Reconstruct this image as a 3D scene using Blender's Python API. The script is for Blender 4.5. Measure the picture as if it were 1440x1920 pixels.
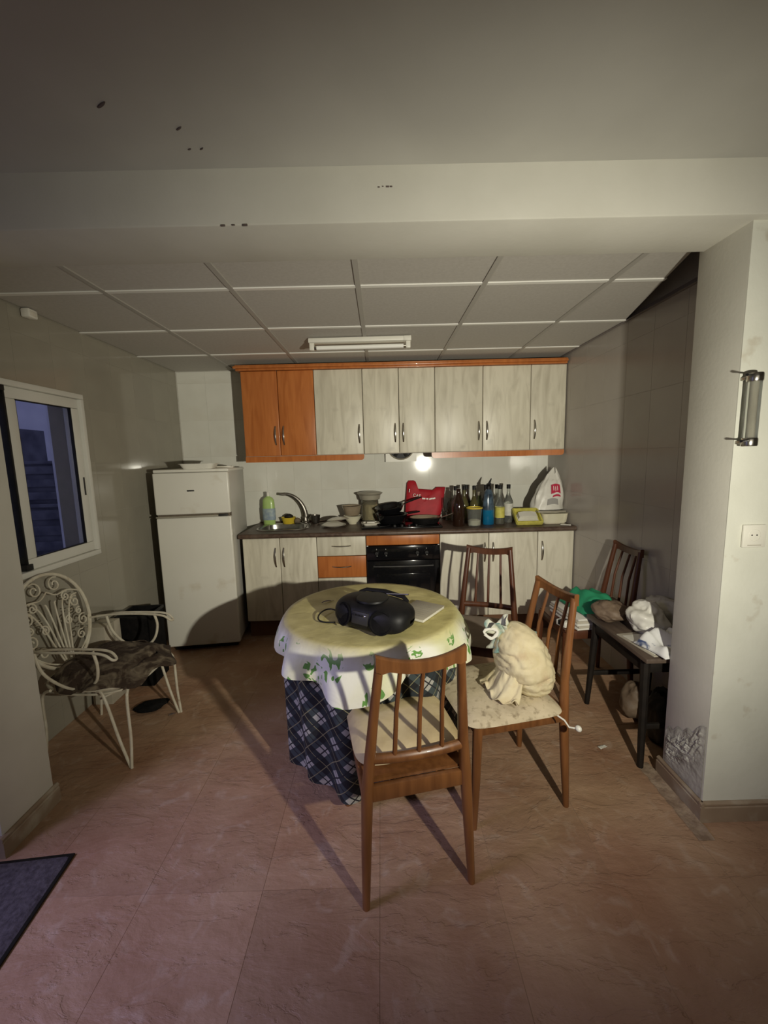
import bpy, bmesh, math, random
from mathutils import Vector, Matrix, noise, Euler
random.seed(7)
PI = math.pi
for o in list(bpy.data.objects): bpy.data.objects.remove(o)
SC = bpy.context.scene
COL = SC.collection

# ------------------------------------------------------------------ camera
F, PITCH, ROLL, YAW, CH = 763.82, -0.1335, -0.025, -0.0056, 1.4764
cd = bpy.data.cameras.new('camera'); cam = bpy.data.objects.new('camera', cd); COL.objects.link(cam)
cd.sensor_fit = 'HORIZONTAL'; cd.sensor_width = 36.0; cd.lens = F / 1440 * 36.0
cd.clip_start = 0.02; cd.clip_end = 100
cam.matrix_world = Matrix.Translation((0, 0, CH)) @ Matrix.Rotation(YAW, 4, 'Z') @ Matrix.Rotation(PI/2 + PITCH, 4, 'X') @ Matrix.Rotation(ROLL, 4, 'Z')
SC.camera = cam

# ------------------------------------------------------------------ light, sky, exposure
SC.view_settings.view_transform = 'Standard'; SC.view_settings.look = 'None'
SC.view_settings.gamma = 1; SC.view_settings.use_curve_mapping = False
SC.view_settings.exposure = 0.0
w = bpy.data.worlds.new('dusk_sky'); SC.world = w; w.use_nodes = True
w.node_tree.nodes['Background'].inputs[0].default_value = (0.40, 0.42, 0.75, 1)
w.node_tree.nodes['Background'].inputs[1].default_value = 0.5

def aim(o, tgt):
    o.rotation_euler = (Vector(tgt) - o.location).to_track_quat('-Z', 'Y').to_euler()
TORCH = (0.78, 0.15, 1.35)
ld = bpy.data.lights.new('torch', 'SPOT'); torch = bpy.data.objects.new('torch', ld); COL.objects.link(torch)
torch.location = TORCH; aim(torch, (0.30, 3.3, 1.22))
ld.energy = 1.0; ld.color = (1.0, 0.955, 0.80); ld.spot_size = math.radians(123); ld.spot_blend = 1.0; ld.shadow_soft_size = 0.018
ld.use_nodes = True
nt = ld.node_tree; em = nt.nodes['Emission']
lf = nt.nodes.new('ShaderNodeLightFalloff'); lf.inputs['Strength'].default_value = 74.0; lf.inputs['Smooth'].default_value = 0.0
nt.links.new(lf.outputs['Linear'], em.inputs['Strength'])
# daylight of the entry door, left of the camera
ad = bpy.data.lights.new('door_daylight', 'AREA'); dl = bpy.data.objects.new('door_daylight', ad); COL.objects.link(dl)
ad.shape = 'RECTANGLE'; ad.size = 0.9; ad.size_y = 0.9; ad.energy = 11.5; ad.spread = math.radians(75); ad.color = (0.62, 0.58, 1.0)
dl.location = (-2.65, 0.12, 2.25); aim(dl, (-0.5, 1.2, 0.0))
# added ambient fill, standing in for light bounced around the room behind the camera
bd = bpy.data.lights.new('room_fill', 'AREA'); bl = bpy.data.objects.new('room_fill', bd); COL.objects.link(bl)
bd.shape = 'RECTANGLE'; bd.size = 1.6; bd.size_y = 1.2; bd.energy = 2.2; bd.color = (1.0, 0.90, 0.74)
bl.location = (0.9, -1.7, 1.7); aim(bl, (0.3, 2.5, 0.6))

# ------------------------------------------------------------------ materials
def nn(nt, t, **kw):
    n = nt.nodes.new(t)
    for k, v in kw.items(): setattr(n, k, v)
    return n
def pmat(name, c1, c2=None, rough=.5, metal=0, scale=6, stretch=(1, 1, 1), detail=4, ramp=(.35, .65), bump=0, bscale=None, bdist=.004,
         trans=0, alpha=1, coat=0, ior=1.45, spec=.5, dirt=None, dscale=3, dramp=(.5, .7), coord='Object', rnd=0, sss=0, sheen=0, distort=0):
    mt = bpy.data.materials.new(name); mt.use_nodes = True
    nt = mt.node_tree; b = nt.nodes['Principled BSDF']; L = nt.links
    b.inputs['Roughness'].default_value = rough; b.inputs['Metallic'].default_value = metal
    b.inputs['Transmission Weight'].default_value = trans; b.inputs['Alpha'].default_value = alpha
    b.inputs['Coat Weight'].default_value = coat; b.inputs['IOR'].default_value = ior
    b.inputs['Specular IOR Level'].default_value = spec; b.inputs['Sheen Weight'].default_value = sheen
    b.inputs['Base Color'].default_value = (*c1, 1)
    if c2 is None and not bump and dirt is None and not rnd: return mt
    tc = nn(nt, 'ShaderNodeTexCoord'); mp = nn(nt, 'ShaderNodeMapping'); mp.inputs['Scale'].default_value = stretch
    L.new(tc.outputs[coord], mp.inputs[0])
    vec = mp.outputs[0]
    if rnd:
        oi = nn(nt, 'ShaderNodeObjectInfo'); va = nn(nt, 'ShaderNodeVectorMath', operation='ADD'); sc_ = nn(nt, 'ShaderNodeMath', operation='MULTIPLY')
        sc_.inputs[1].default_value = 37.0; L.new(oi.outputs['Random'], sc_.inputs[0]); L.new(mp.outputs[0], va.inputs[0]); L.new(sc_.outputs[0], va.inputs[1]); vec = va.outputs[0]
    n1 = nn(nt, 'ShaderNodeTexNoise'); n1.inputs['Scale'].default_value = scale; n1.inputs['Detail'].default_value = detail; n1.inputs['Distortion'].default_value = distort
    L.new(vec, n1.inputs['Vector'])
    col = None
    if c2 is not None:
        r = nn(nt, 'ShaderNodeValToRGB'); r.color_ramp.elements[0].position = ramp[0]; r.color_ramp.elements[1].position = ramp[1]
        r.color_ramp.elements[0].color = (*c1, 1); r.color_ramp.elements[1].color = (*c2, 1)
        L.new(n1.outputs['Fac'], r.inputs[0]); col = r.outputs[0]
    if dirt is not None:
        n2 = nn(nt, 'ShaderNodeTexNoise'); n2.inputs['Scale'].default_value = dscale; n2.inputs['Detail'].default_value = 6
        L.new(tc.outputs[coord], n2.inputs['Vector'])
        r2 = nn(nt, 'ShaderNodeMapRange'); r2.inputs['From Min'].default_value = dramp[0]; r2.inputs['From Max'].default_value = dramp[1]
        L.new(n2.outputs['Fac'], r2.inputs['Value'])
        mx = nn(nt, 'ShaderNodeMix', data_type='RGBA'); L.new(r2.outputs[0], mx.inputs[0])
        if col is not None: L.new(col, mx.inputs[6])
        else: mx.inputs[6].default_value = (*c1, 1)
        mx.inputs[7].default_value = (*dirt, 1); col = mx.outputs[2]
    if rnd and col is not None:
        hs = nn(nt, 'ShaderNodeHueSaturation'); mr = nn(nt, 'ShaderNodeMapRange'); mr.inputs['To Min'].default_value = 1 - rnd; mr.inputs['To Max'].default_value = 1 + rnd
        L.new(oi.outputs['Random'], mr.inputs['Value']); L.new(mr.outputs[0], hs.inputs['Value']); L.new(col, hs.inputs['Color']); col = hs.outputs[0]
    if col is not None: L.new(col, b.inputs['Base Color'])
    if bump:
        bn = nn(nt, 'ShaderNodeTexNoise'); bn.inputs['Scale'].default_value = bscale or scale; bn.inputs['Detail'].default_value = 6; bn.inputs['Distortion'].default_value = distort
        L.new(vec, bn.inputs['Vector'])
        bp = nn(nt, 'ShaderNodeBump'); bp.inputs['Strength'].default_value = bump; bp.inputs['Distance'].default_value = bdist
        L.new(bn.outputs['Fac'], bp.inputs['Height']); L.new(bp.outputs[0], b.inputs['Normal'])
    return mt

MT = {}
MT['plaster'] = pmat('plaster', (.60, .585, .51), (.66, .645, .57), rough=.8, scale=3, bump=.25, bscale=60, bdist=.002)
MT['plaster_right'] = pmat('plaster_right', (.62, .62, .54), (.68, .68, .60), rough=.75, scale=4, bump=.35, bscale=40, bdist=.003, dirt=(.50, .46, .37), dscale=9, dramp=(.62, .72))
MT['peel'] = pmat('peel', (.46, .45, .40), (.24, .22, .19), rough=.95, scale=22, bump=.6, bscale=70, bdist=.004, ramp=(.45, .70))
MT['ceil_front'] = pmat('ceil_front', (.48, .47, .425), (.53, .52, .47), rough=.85, scale=2.5, bump=.15, bscale=80, bdist=.001)
MT['panel'] = pmat('panel', (.47, .445, .40), (.51, .485, .44), rough=.75, scale=60, bump=.12, bscale=150, bdist=.001)
MT['grid_dull'] = pmat('grid_dull', (.40, .38, .34), rough=.5)
MT['grid'] = pmat('grid', (.78, .77, .72), rough=.35)
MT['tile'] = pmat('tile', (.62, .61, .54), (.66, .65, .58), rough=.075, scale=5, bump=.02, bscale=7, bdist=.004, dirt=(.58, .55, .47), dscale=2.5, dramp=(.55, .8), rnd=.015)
MT['floor_grout'] = pmat('floor_grout', (.36, .25, .17), (.42, .31, .22), rough=.9, scale=20)
MT['grout'] = pmat('grout', (.46, .44, .38), (.54, .52, .46), rough=.9, scale=20)
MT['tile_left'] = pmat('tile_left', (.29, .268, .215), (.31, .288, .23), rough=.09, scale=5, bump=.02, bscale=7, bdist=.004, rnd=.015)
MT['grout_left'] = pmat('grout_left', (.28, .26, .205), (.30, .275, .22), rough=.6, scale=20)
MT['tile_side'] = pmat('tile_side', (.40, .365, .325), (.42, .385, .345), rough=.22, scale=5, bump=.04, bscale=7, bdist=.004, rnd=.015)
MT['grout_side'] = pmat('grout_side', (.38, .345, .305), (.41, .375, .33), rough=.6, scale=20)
MT['dark_wall'] = pmat('dark_wall', (.20, .17, .16), (.24, .21, .19), rough=.9, scale=6)
MT['wood_brown'] = pmat('wood_brown', (.50, .17, .045), (.38, .115, .028), rough=.30, scale=4, stretch=(6, 6, .7), bump=.06, detail=6, ramp=(.35, .7), coat=.15, distort=.8, rnd=.05)
MT['wood_white'] = pmat('wood_white', (.66, .62, .50), (.50, .46, .36), rough=.38, scale=3.2, stretch=(5, 5, .8), bump=.06, detail=7, ramp=(.42, .72), distort=1.2, rnd=.04, dirt=(.40, .37, .29), dscale=7, dramp=(.62, .85))
MT['carcass'] = pmat('carcass', (.50, .47, .42), (.54, .51, .45), rough=.6, scale=8)
MT['dark_gap'] = pmat('dark_gap', (.03, .022, .018), rough=.9)
MT['plinth'] = pmat('plinth', (.16, .075, .035), (.11, .05, .025), rough=.6, scale=5)
MT['counter'] = pmat('counter', (.060, .036, .026), (.11, .070, .050), rough=.42, scale=40, bump=.3, bscale=60, bdist=.002, dirt=(.13, .095, .07), dscale=8, dramp=(.5, .75))
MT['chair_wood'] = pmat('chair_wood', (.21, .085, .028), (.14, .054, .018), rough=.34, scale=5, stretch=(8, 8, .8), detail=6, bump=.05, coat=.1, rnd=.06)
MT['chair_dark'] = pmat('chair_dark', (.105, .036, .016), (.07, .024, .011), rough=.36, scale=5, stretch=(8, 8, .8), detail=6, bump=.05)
MT['bench_dark'] = pmat('bench_dark', (.010, .008, .007), (.018, .014, .011), rough=.6, spec=.25, scale=12)
MT['bench_top'] = pmat('bench_top', (.13, .095, .07), (.085, .06, .045), rough=.5, scale=5, stretch=(6, 1, 6))
MT['chrome'] = pmat('chrome', (.55, .53, .48), rough=.22, metal=1)
MT['dull_metal'] = pmat('dull_metal', (.30, .28, .25), (.20, .18, .16), rough=.38, metal=1, scale=20)
MT['steel'] = pmat('steel', (.48, .47, .45), (.36, .35, .33), rough=.25, metal=1, scale=14)
MT['black_gloss'] = pmat('black_gloss', (.006, .006, .007), rough=.12, coat=.3)
MT['black'] = pmat('black', (.006, .006, .006), (.011, .010, .010), rough=.5, spec=.35, scale=30)
MT['black_matte'] = pmat('black_matte', (.005, .005, .005), (.010, .009, .009), rough=.9, spec=.15, scale=25, bump=.2, bscale=60)
MT['dark_grey'] = pmat('dark_grey', (.022, .021, .020), (.035, .033, .03), rough=.5, scale=20)
MT['white_enamel'] = pmat('white_enamel', (.68, .66, .58), (.72, .70, .62), rough=.30, scale=2, dirt=(.52, .45, .33), dscale=5, dramp=(.60, .80))
MT['fridge_side'] = pmat('fridge_side', (.50, .48, .43), (.54, .52, .46), rough=.4, scale=3)
MT['gasket'] = pmat('gasket', (.17, .13, .09), (.10, .08, .055), rough=.7, scale=30)
MT['alu_white'] = pmat('alu_white', (.60, .59, .53), (.64, .63, .57), rough=.4, scale=3)
MT['white_iron'] = pmat('white_iron', (.66, .62, .50), (.56, .50, .38), rough=.45, scale=25, dirt=(.32, .22, .13), dscale=18, dramp=(.66, .8))
MT['glass'] = pmat('glass', (.92, .95, .95), rough=.03, trans=1, ior=1.45)
MT['pane'] = pmat('pane', (.85, .87, .9), rough=.0, trans=1, ior=1.02)
MT['glass_smoke'] = pmat('glass_smoke', (.62, .58, .45), rough=.06, trans=.9)
MT['white_plastic'] = pmat('white_plastic', (.74, .72, .64), (.70, .68, .60), rough=.4, scale=8)
MT['cream'] = pmat('cream', (.74, .70, .54), (.68, .63, .46), rough=.5, scale=9)
MT['brown_glass'] = pmat('brown_glass', (.022, .010, .006), rough=.10, coat=.3)
MT['blue_liquid'] = pmat('blue_liquid', (.006, .13, .26), (.006, .10, .22), rough=.12, scale=12, coat=.5)
MT['blue_clear'] = pmat('blue_clear', (.16, .24, .32), (.03, .045, .07), rough=.15, scale=14, trans=.35)
MT['yellow'] = pmat('yellow', (.66, .50, .05), (.58, .42, .03), rough=.4, scale=9)
MT['label_yellow'] = pmat('label_yellow', (.62, .56, .12), (.46, .42, .08), rough=.6, scale=24)
MT['label_white'] = pmat('label_white', (.66, .65, .58), (.50, .49, .44), rough=.6, scale=24)
MT['olive_glass'] = pmat('olive_glass', (.16, .145, .055), (.10, .09, .035), rough=.14, scale=10, trans=.35)
MT['green_glass'] = pmat('green_glass', (.13, .16, .07), (.09, .11, .05), rough=.14, scale=10, trans=.35)
MT['clear_bottle'] = pmat('clear_bottle', (.78, .80, .76), rough=.05, trans=.92)
MT['soap_green'] = pmat('soap_green', (.40, .55, .19), (.33, .48, .14), rough=.3, scale=6, coat=.2)
MT['label_blue'] = pmat('label_blue', (.20, .26, .34), (.35, .42, .40), rough=.5, scale=26)
MT['amber_bowl'] = pmat('amber_bowl', (.30, .24, .17), (.26, .205, .14), rough=.2, scale=8, coat=.3)
MT['ceramic'] = pmat('ceramic', (.72, .69, .60), (.64, .60, .50), rough=.22, scale=7, coat=.2)
MT['ceramic_yel'] = pmat('ceramic_yel', (.78, .74, .58), (.70, .66, .48), rough=.25, scale=7)
MT['tan_lid'] = pmat('tan_lid', (.34, .31, .24), (.28, .255, .20), rough=.35, scale=9)
MT['powder'] = pmat('powder', (.80, .76, .62), rough=.95)
MT['red_cloth'] = pmat('red_cloth', (.42, .012, .022), (.34, .008, .016), rough=.6, scale=14, bump=.2, bscale=30, bdist=.004)
MT['red_print'] = pmat('red_print', (.46, .02, .06), rough=.5)
MT['white_print'] = pmat('white_print', (.82, .80, .74), rough=.6)
MT['grey_print'] = pmat('grey_print', (.30, .29, .27), rough=.6)
MT['plastic_bag'] = pmat('plastic_bag', (.70, .68, .62), (.62, .60, .54), rough=.35, scale=14, bump=.35, bscale=16, bdist=.01)
MT['grey_bag'] = pmat('grey_bag', (.40, .385, .36), (.30, .285, .26), rough=.35, scale=10, bump=.5, bscale=18, bdist=.01)
MT['brown_bag'] = pmat('brown_bag', (.19, .135, .09), (.12, .082, .055), rough=.6, scale=10, bump=.6, bscale=16, bdist=.01)
MT['paper'] = pmat('paper', (.70, .68, .60), (.62, .60, .52), rough=.7, scale=12)
MT['card'] = pmat('card', (.48, .44, .35), (.40, .36, .28), rough=.8, scale=10)
MT['green_cloth'] = pmat('green_cloth', (.02, .26, .12), (.012, .19, .085), rough=.75, scale=8, bump=.3, bscale=22, bdist=.006)
MT['blue_white'] = pmat('blue_white', (.76, .76, .74), (.06, .09, .20), rough=.7, scale=13, ramp=(.54, .63), bump=.3, bscale=22, bdist=.006, distort=1.0)
MT['cushion'] = pmat('cushion', (.60, .49, .28), (.52, .41, .22), rough=.9, scale=9, bump=.4, bscale=28, bdist=.006, dirt=(.40, .30, .16), dscale=7, dramp=(.52, .75))
MT['seat_pad'] = pmat('seat_pad', (.60, .51, .35), (.50, .42, .28), rough=.9, scale=16, bump=.5, bscale=40, bdist=.004, dirt=(.30, .24, .15), dscale=38, dramp=(.54, .70))
MT['sack'] = pmat('sack', (.66, .58, .38), (.54, .45, .27), rough=.85, scale=7, bump=.45, bscale=16, bdist=.008, dirt=(.40, .26, .15), dscale=10, dramp=(.58, .80), distort=1.2)
MT['sack_top'] = pmat('sack_top', (.60, .60, .48), (.16, .28, .24), rough=.8, scale=9, ramp=(.44, .56), bump=.4, bscale=20, bdist=.006)
MT['seat_grey'] = pmat('seat_grey', (.27, .215, .17), (.22, .175, .135), rough=.85, scale=12, bump=.2, bscale=60)
MT['rug_cushion'] = pmat('rug_cushion', (.045, .028, .018), (.20, .16, .11), rough=.95, scale=11, ramp=(.48, .68), bump=.7, bscale=24, bdist=.01, distort=1.5)
MT['mat'] = pmat('mat', (.045, .038, .042), (.085, .074, .08), rough=.95, scale=60, bump=.8, bscale=70, bdist=.006)
MT['base_trim'] = pmat('base_trim', (.30, .225, .155), (.23, .165, .11), rough=.5, scale=6, dirt=(.42, .37, .29), dscale=9, dramp=(.52, .75))
MT['rubble'] = pmat('rubble', (.36, .27, .19), (.22, .15, .10), rough=.95, scale=20, bump=.8, bscale=40, bdist=.01)
MT['mark'] = pmat('mark', (.13, .10, .09), rough=.9)
MT['out_wall'] = pmat('out_wall', (.70, .70, .72), (.62, .62, .66), rough=.8, scale=4)
MT['out_dark'] = pmat('out_dark', (.07, .07, .085), (.14, .14, .16), rough=.9, scale=5)
MT['out_slat'] = pmat('out_slat', (.16, .16, .18), (.09, .09, .11), rough=.9, scale=7)
MT['tube_lamp'] = pmat('tube_lamp', (.86, .85, .80), rough=.25)

def floor_material():
    mt = bpy.data.materials.new('floor_slate'); mt.use_nodes = True; nt = mt.node_tree; L = nt.links; b = nt.nodes['Principled BSDF']
    ge = nn(nt, 'ShaderNodeNewGeometry'); oi = nn(nt, 'ShaderNodeObjectInfo')
    n1 = nn(nt, 'ShaderNodeTexNoise'); n1.inputs['Scale'].default_value = 3.0; n1.inputs['Detail'].default_value = 5; L.new(ge.outputs['Position'], n1.inputs['Vector'])
    r = nn(nt, 'ShaderNodeValToRGB'); e = r.color_ramp.elements
    e[0].position = .32; e[0].color = (.28, .150, .085, 1); e[1].position = .70; e[1].color = (.40, .258, .160, 1)
    L.new(n1.outputs['Fac'], r.inputs[0])
    n2 = nn(nt, 'ShaderNodeTexNoise'); n2.inputs['Scale'].default_value = 9; n2.inputs['Detail'].default_value = 8; n2.inputs['Distortion'].default_value = 1.5; L.new(ge.outputs['Position'], n2.inputs['Vector'])
    mr = nn(nt, 'ShaderNodeMapRange'); mr.inputs['From Min'].default_value = .56; mr.inputs['From Max'].default_value = .72; mr.inputs['To Max'].default_value = .35; L.new(n2.outputs['Fac'], mr.inputs['Value'])
    mx = nn(nt, 'ShaderNodeMix', data_type='RGBA'); L.new(mr.outputs[0], mx.inputs[0]); L.new(r.outputs[0], mx.inputs[6]); mx.inputs[7].default_value = (.52, .41, .32, 1)
    hs = nn(nt, 'ShaderNodeHueSaturation'); m2 = nn(nt, 'ShaderNodeMapRange'); m2.inputs['To Min'].default_value = .92; m2.inputs['To Max'].default_value = 1.08
    L.new(oi.outputs['Random'], m2.inputs['Value']); L.new(m2.outputs[0], hs.inputs['Value']); L.new(mx.outputs[2], hs.inputs['Color']); L.new(hs.outputs[0], b.inputs['Base Color'])
    # cleft slate relief: ridged, stretched along a diagonal
    mp = nn(nt, 'ShaderNodeMapping'); mp.inputs['Rotation'].default_value = (0, 0, .9); mp.inputs['Scale'].default_value = (1, 2.4, 1); L.new(ge.outputs['Position'], mp.inputs[0])
    n3 = nn(nt, 'ShaderNodeTexNoise'); n3.inputs['Scale'].default_value = 3.6; n3.inputs['Detail'].default_value = 7; n3.inputs['Roughness'].default_value = .58; n3.inputs['Distortion'].default_value = .4; L.new(mp.outputs[0], n3.inputs['Vector'])
    st = nn(nt, 'ShaderNodeValToRGB'); el = st.color_ramp.elements
    el[0].position = .30; el[0].color = (0, 0, 0, 1); el[1].position = .72; el[1].color = (1, 1, 1, 1)
    for p_, c_ in ((.50, .42), (.515, .60)): q = el.new(p_); q.color = (c_, c_, c_, 1)
    L.new(n3.outputs['Fac'], st.inputs[0])
    ad = nn(nt, 'ShaderNodeMath', operation='ADD'); ml = nn(nt, 'ShaderNodeMath', operation='MULTIPLY'); ml.inputs[1].default_value = .5
    n4 = nn(nt, 'ShaderNodeTexNoise'); n4.inputs['Scale'].default_value = 30; n4.inputs['Detail'].default_value = 6; L.new(ge.outputs['Position'], n4.inputs['Vector'])
    L.new(n4.outputs['Fac'], ml.inputs[0]); L.new(ml.outputs[0], ad.inputs[0]); L.new(st.outputs[0], ad.inputs[1])
    bp = nn(nt, 'ShaderNodeBump'); bp.inputs['Strength'].default_value = .6; bp.inputs['Distance'].default_value = .012; L.new(ad.outputs[0], bp.inputs['Height']); L.new(bp.outputs[0], b.inputs['Normal'])
    b.inputs['Roughness'].default_value = .62
    return mt
MT['floor'] = floor_material()

def uv_nodes(nt):
    tc = nn(nt, 'ShaderNodeTexCoord'); return tc.outputs['UV']
def cloth_material():
    # yellowed cotton top that turns white on the hem, green leaf sprigs in a loose grid
    mt = bpy.data.materials.new('floral_cloth'); mt.use_nodes = True; nt = mt.node_tree; L = nt.links; b = nt.nodes['Principled BSDF']
    uv = uv_nodes(nt)
    sx = nn(nt, 'ShaderNodeSeparateXYZ'); L.new(uv, sx.inputs[0])      # uv in metres on the cloth
    ln = nn(nt, 'ShaderNodeVectorMath', operation='LENGTH'); L.new(uv, ln.inputs[0])
    nz = nn(nt, 'ShaderNodeTexNoise'); nz.inputs['Scale'].default_value = 9; nz.inputs['Detail'].default_value = 5; L.new(uv, nz.inputs['Vector'])
    r = nn(nt, 'ShaderNodeMapRange'); r.inputs['From Min'].default_value = .385; r.inputs['From Max'].default_value = .45; L.new(ln.outputs['Value'], r.inputs['Value'])
    base = nn(nt, 'ShaderNodeValToRGB'); base.color_ramp.elements[0].color = (.45, .39, .15, 1); base.color_ramp.elements[1].color = (.60, .53, .22, 1); base.color_ramp.elements[0].position = .35; base.color_ramp.elements[1].position = .65
    L.new(nz.outputs['Fac'], base.inputs[0])
    hem = nn(nt, 'ShaderNodeValToRGB'); hem.color_ramp.elements[0].color = (.76, .75, .66, 1); hem.color_ramp.elements[1].color = (.70, .70, .42, 1); hem.color_ramp.elements[0].position = .40; hem.color_ramp.elements[1].position = .62
    n5 = nn(nt, 'ShaderNodeTexNoise'); n5.inputs['Scale'].default_value = 4; L.new(uv, n5.inputs['Vector']); L.new(n5.outputs['Fac'], hem.inputs[0])
    mx = nn(nt, 'ShaderNodeMix', data_type='RGBA'); L.new(r.outputs[0], mx.inputs[0]); L.new(base.outputs[0], mx.inputs[6]); L.new(hem.outputs[0], mx.inputs[7])
    vo = nn(nt, 'ShaderNodeTexVoronoi'); vo.inputs['Scale'].default_value = 6.5; vo.inputs['Randomness'].default_value = .35; L.new(uv, vo.inputs['Vector'])
    lt = nn(nt, 'ShaderNodeMath', operation='LESS_THAN'); lt.inputs[1].default_value = .36; L.new(vo.outputs['Distance'], lt.inputs[0])
    n6 = nn(nt, 'ShaderNodeTexNoise'); n6.inputs['Scale'].default_value = 30; n6.inputs['Detail'].default_value = 1; n6.inputs['Distortion'].default_value = .8; L.new(uv, n6.inputs['Vector'])
    gt = nn(nt, 'ShaderNodeMath', operation='GREATER_THAN'); gt.inputs[1].default_value = .545; L.new(n6.outputs['Fac'], gt.inputs[0])
    mu = nn(nt, 'ShaderNodeMath', operation='MULTIPLY'); L.new(lt.outputs[0], mu.inputs[0]); L.new(gt.outputs[0], mu.inputs[1])
    mu2 = nn(nt, 'ShaderNodeMath', operation='MULTIPLY'); L.new(mu.outputs[0], mu2.inputs[0]); L.new(r.outputs[0], mu2.inputs[1])
    m3 = nn(nt, 'ShaderNodeMix', data_type='RGBA'); L.new(mu2.outputs[0], m3.inputs[0]); L.new(mx.outputs[2], m3.inputs[6]); m3.inputs[7].default_value = (.13, .30, .06, 1)
    L.new(m3.outputs[2], b.inputs['Base Color']); b.inputs['Roughness'].default_value = .8
    bp = nn(nt, 'ShaderNodeBump'); bp.inputs['Strength'].default_value = .5; bp.inputs['Distance'].default_value = .006; n7 = nn(nt, 'ShaderNodeTexNoise'); n7.inputs['Scale'].default_value = 14; n7.inputs['Distortion'].default_value = 1.5; L.new(uv, n7.inputs['Vector'])
    L.new(n7.outputs['Fac'], bp.inputs['Height']); L.new(bp.outputs[0], b.inputs['Normal'])
    return mt
def plaid_material():
    mt = bpy.data.materials.new('plaid_cloth'); mt.use_nodes = True; nt = mt.node_tree; L = nt.links; b = nt.nodes['Principled BSDF']
    uv = uv_nodes(nt)
    mp = nn(nt, 'ShaderNodeMapping'); mp.inputs['Rotation'].default_value = (0, 0, PI/4); mp.inputs['Scale'].default_value = (8.5, 8.5, 8.5); L.new(uv, mp.inputs[0])
    sx = nn(nt, 'ShaderNodeSeparateXYZ'); L.new(mp.outputs[0], sx.inputs[0])
    def stripe(o, lo, hi, off=0):
        a = nn(nt, 'ShaderNodeMath', operation='ADD'); a.inputs[1].default_value = off; L.new(o, a.inputs[0])
        f = nn(nt, 'ShaderNodeMath', operation='FRACT'); L.new(a.outputs[0], f.inputs[0])
        g = nn(nt, 'ShaderNodeMath', operation='GREATER_THAN'); g.inputs[1].default_value = lo; L.new(f.outputs[0], g.inputs[0])
        l = nn(nt, 'ShaderNodeMath', operation='LESS_THAN'); l.inputs[1].default_value = hi; L.new(f.outputs[0], l.inputs[0])
        m_ = nn(nt, 'ShaderNodeMath', operation='MULTIPLY'); L.new(g.outputs[0], m_.inputs[0]); L.new(l.outputs[0], m_.inputs[1]); return m_.outputs[0]
    sa = stripe(sx.outputs[0], .42, 1.0); sb = stripe(sx.outputs[1], .42, 1.0)
    def mixc(f, a, c):
        x = nn(nt, 'ShaderNodeMix', data_type='RGBA'); L.new(f, x.inputs[0])
        if isinstance(a, tuple): x.inputs[6].default_value = (*a, 1)
        else: L.new(a, x.inputs[6])
        if isinstance(c, tuple): x.inputs[7].default_value = (*c, 1)
        else: L.new(c, x.inputs[7])
        return x.outputs[2]
    c0 = mixc(sa, (.36, .35, .32), (.018, .025, .030)); c1 = mixc(sa, (.040, .054, .058), (.008, .009, .012)); c = mixc(sb, c0, c1)
    for o in (sx.outputs[0], sx.outputs[1]):
        c = mixc(stripe(o, .22, .27), c, (.015, .015, .02)); c = mixc(stripe(o, .73, .76), c, (.22, .20, .11))
    L.new(c, b.inputs['Base Color']); b.inputs['Roughness'].default_value = .85
    return mt
MT['floral'] = cloth_material(); MT['plaid'] = plaid_material()

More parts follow.
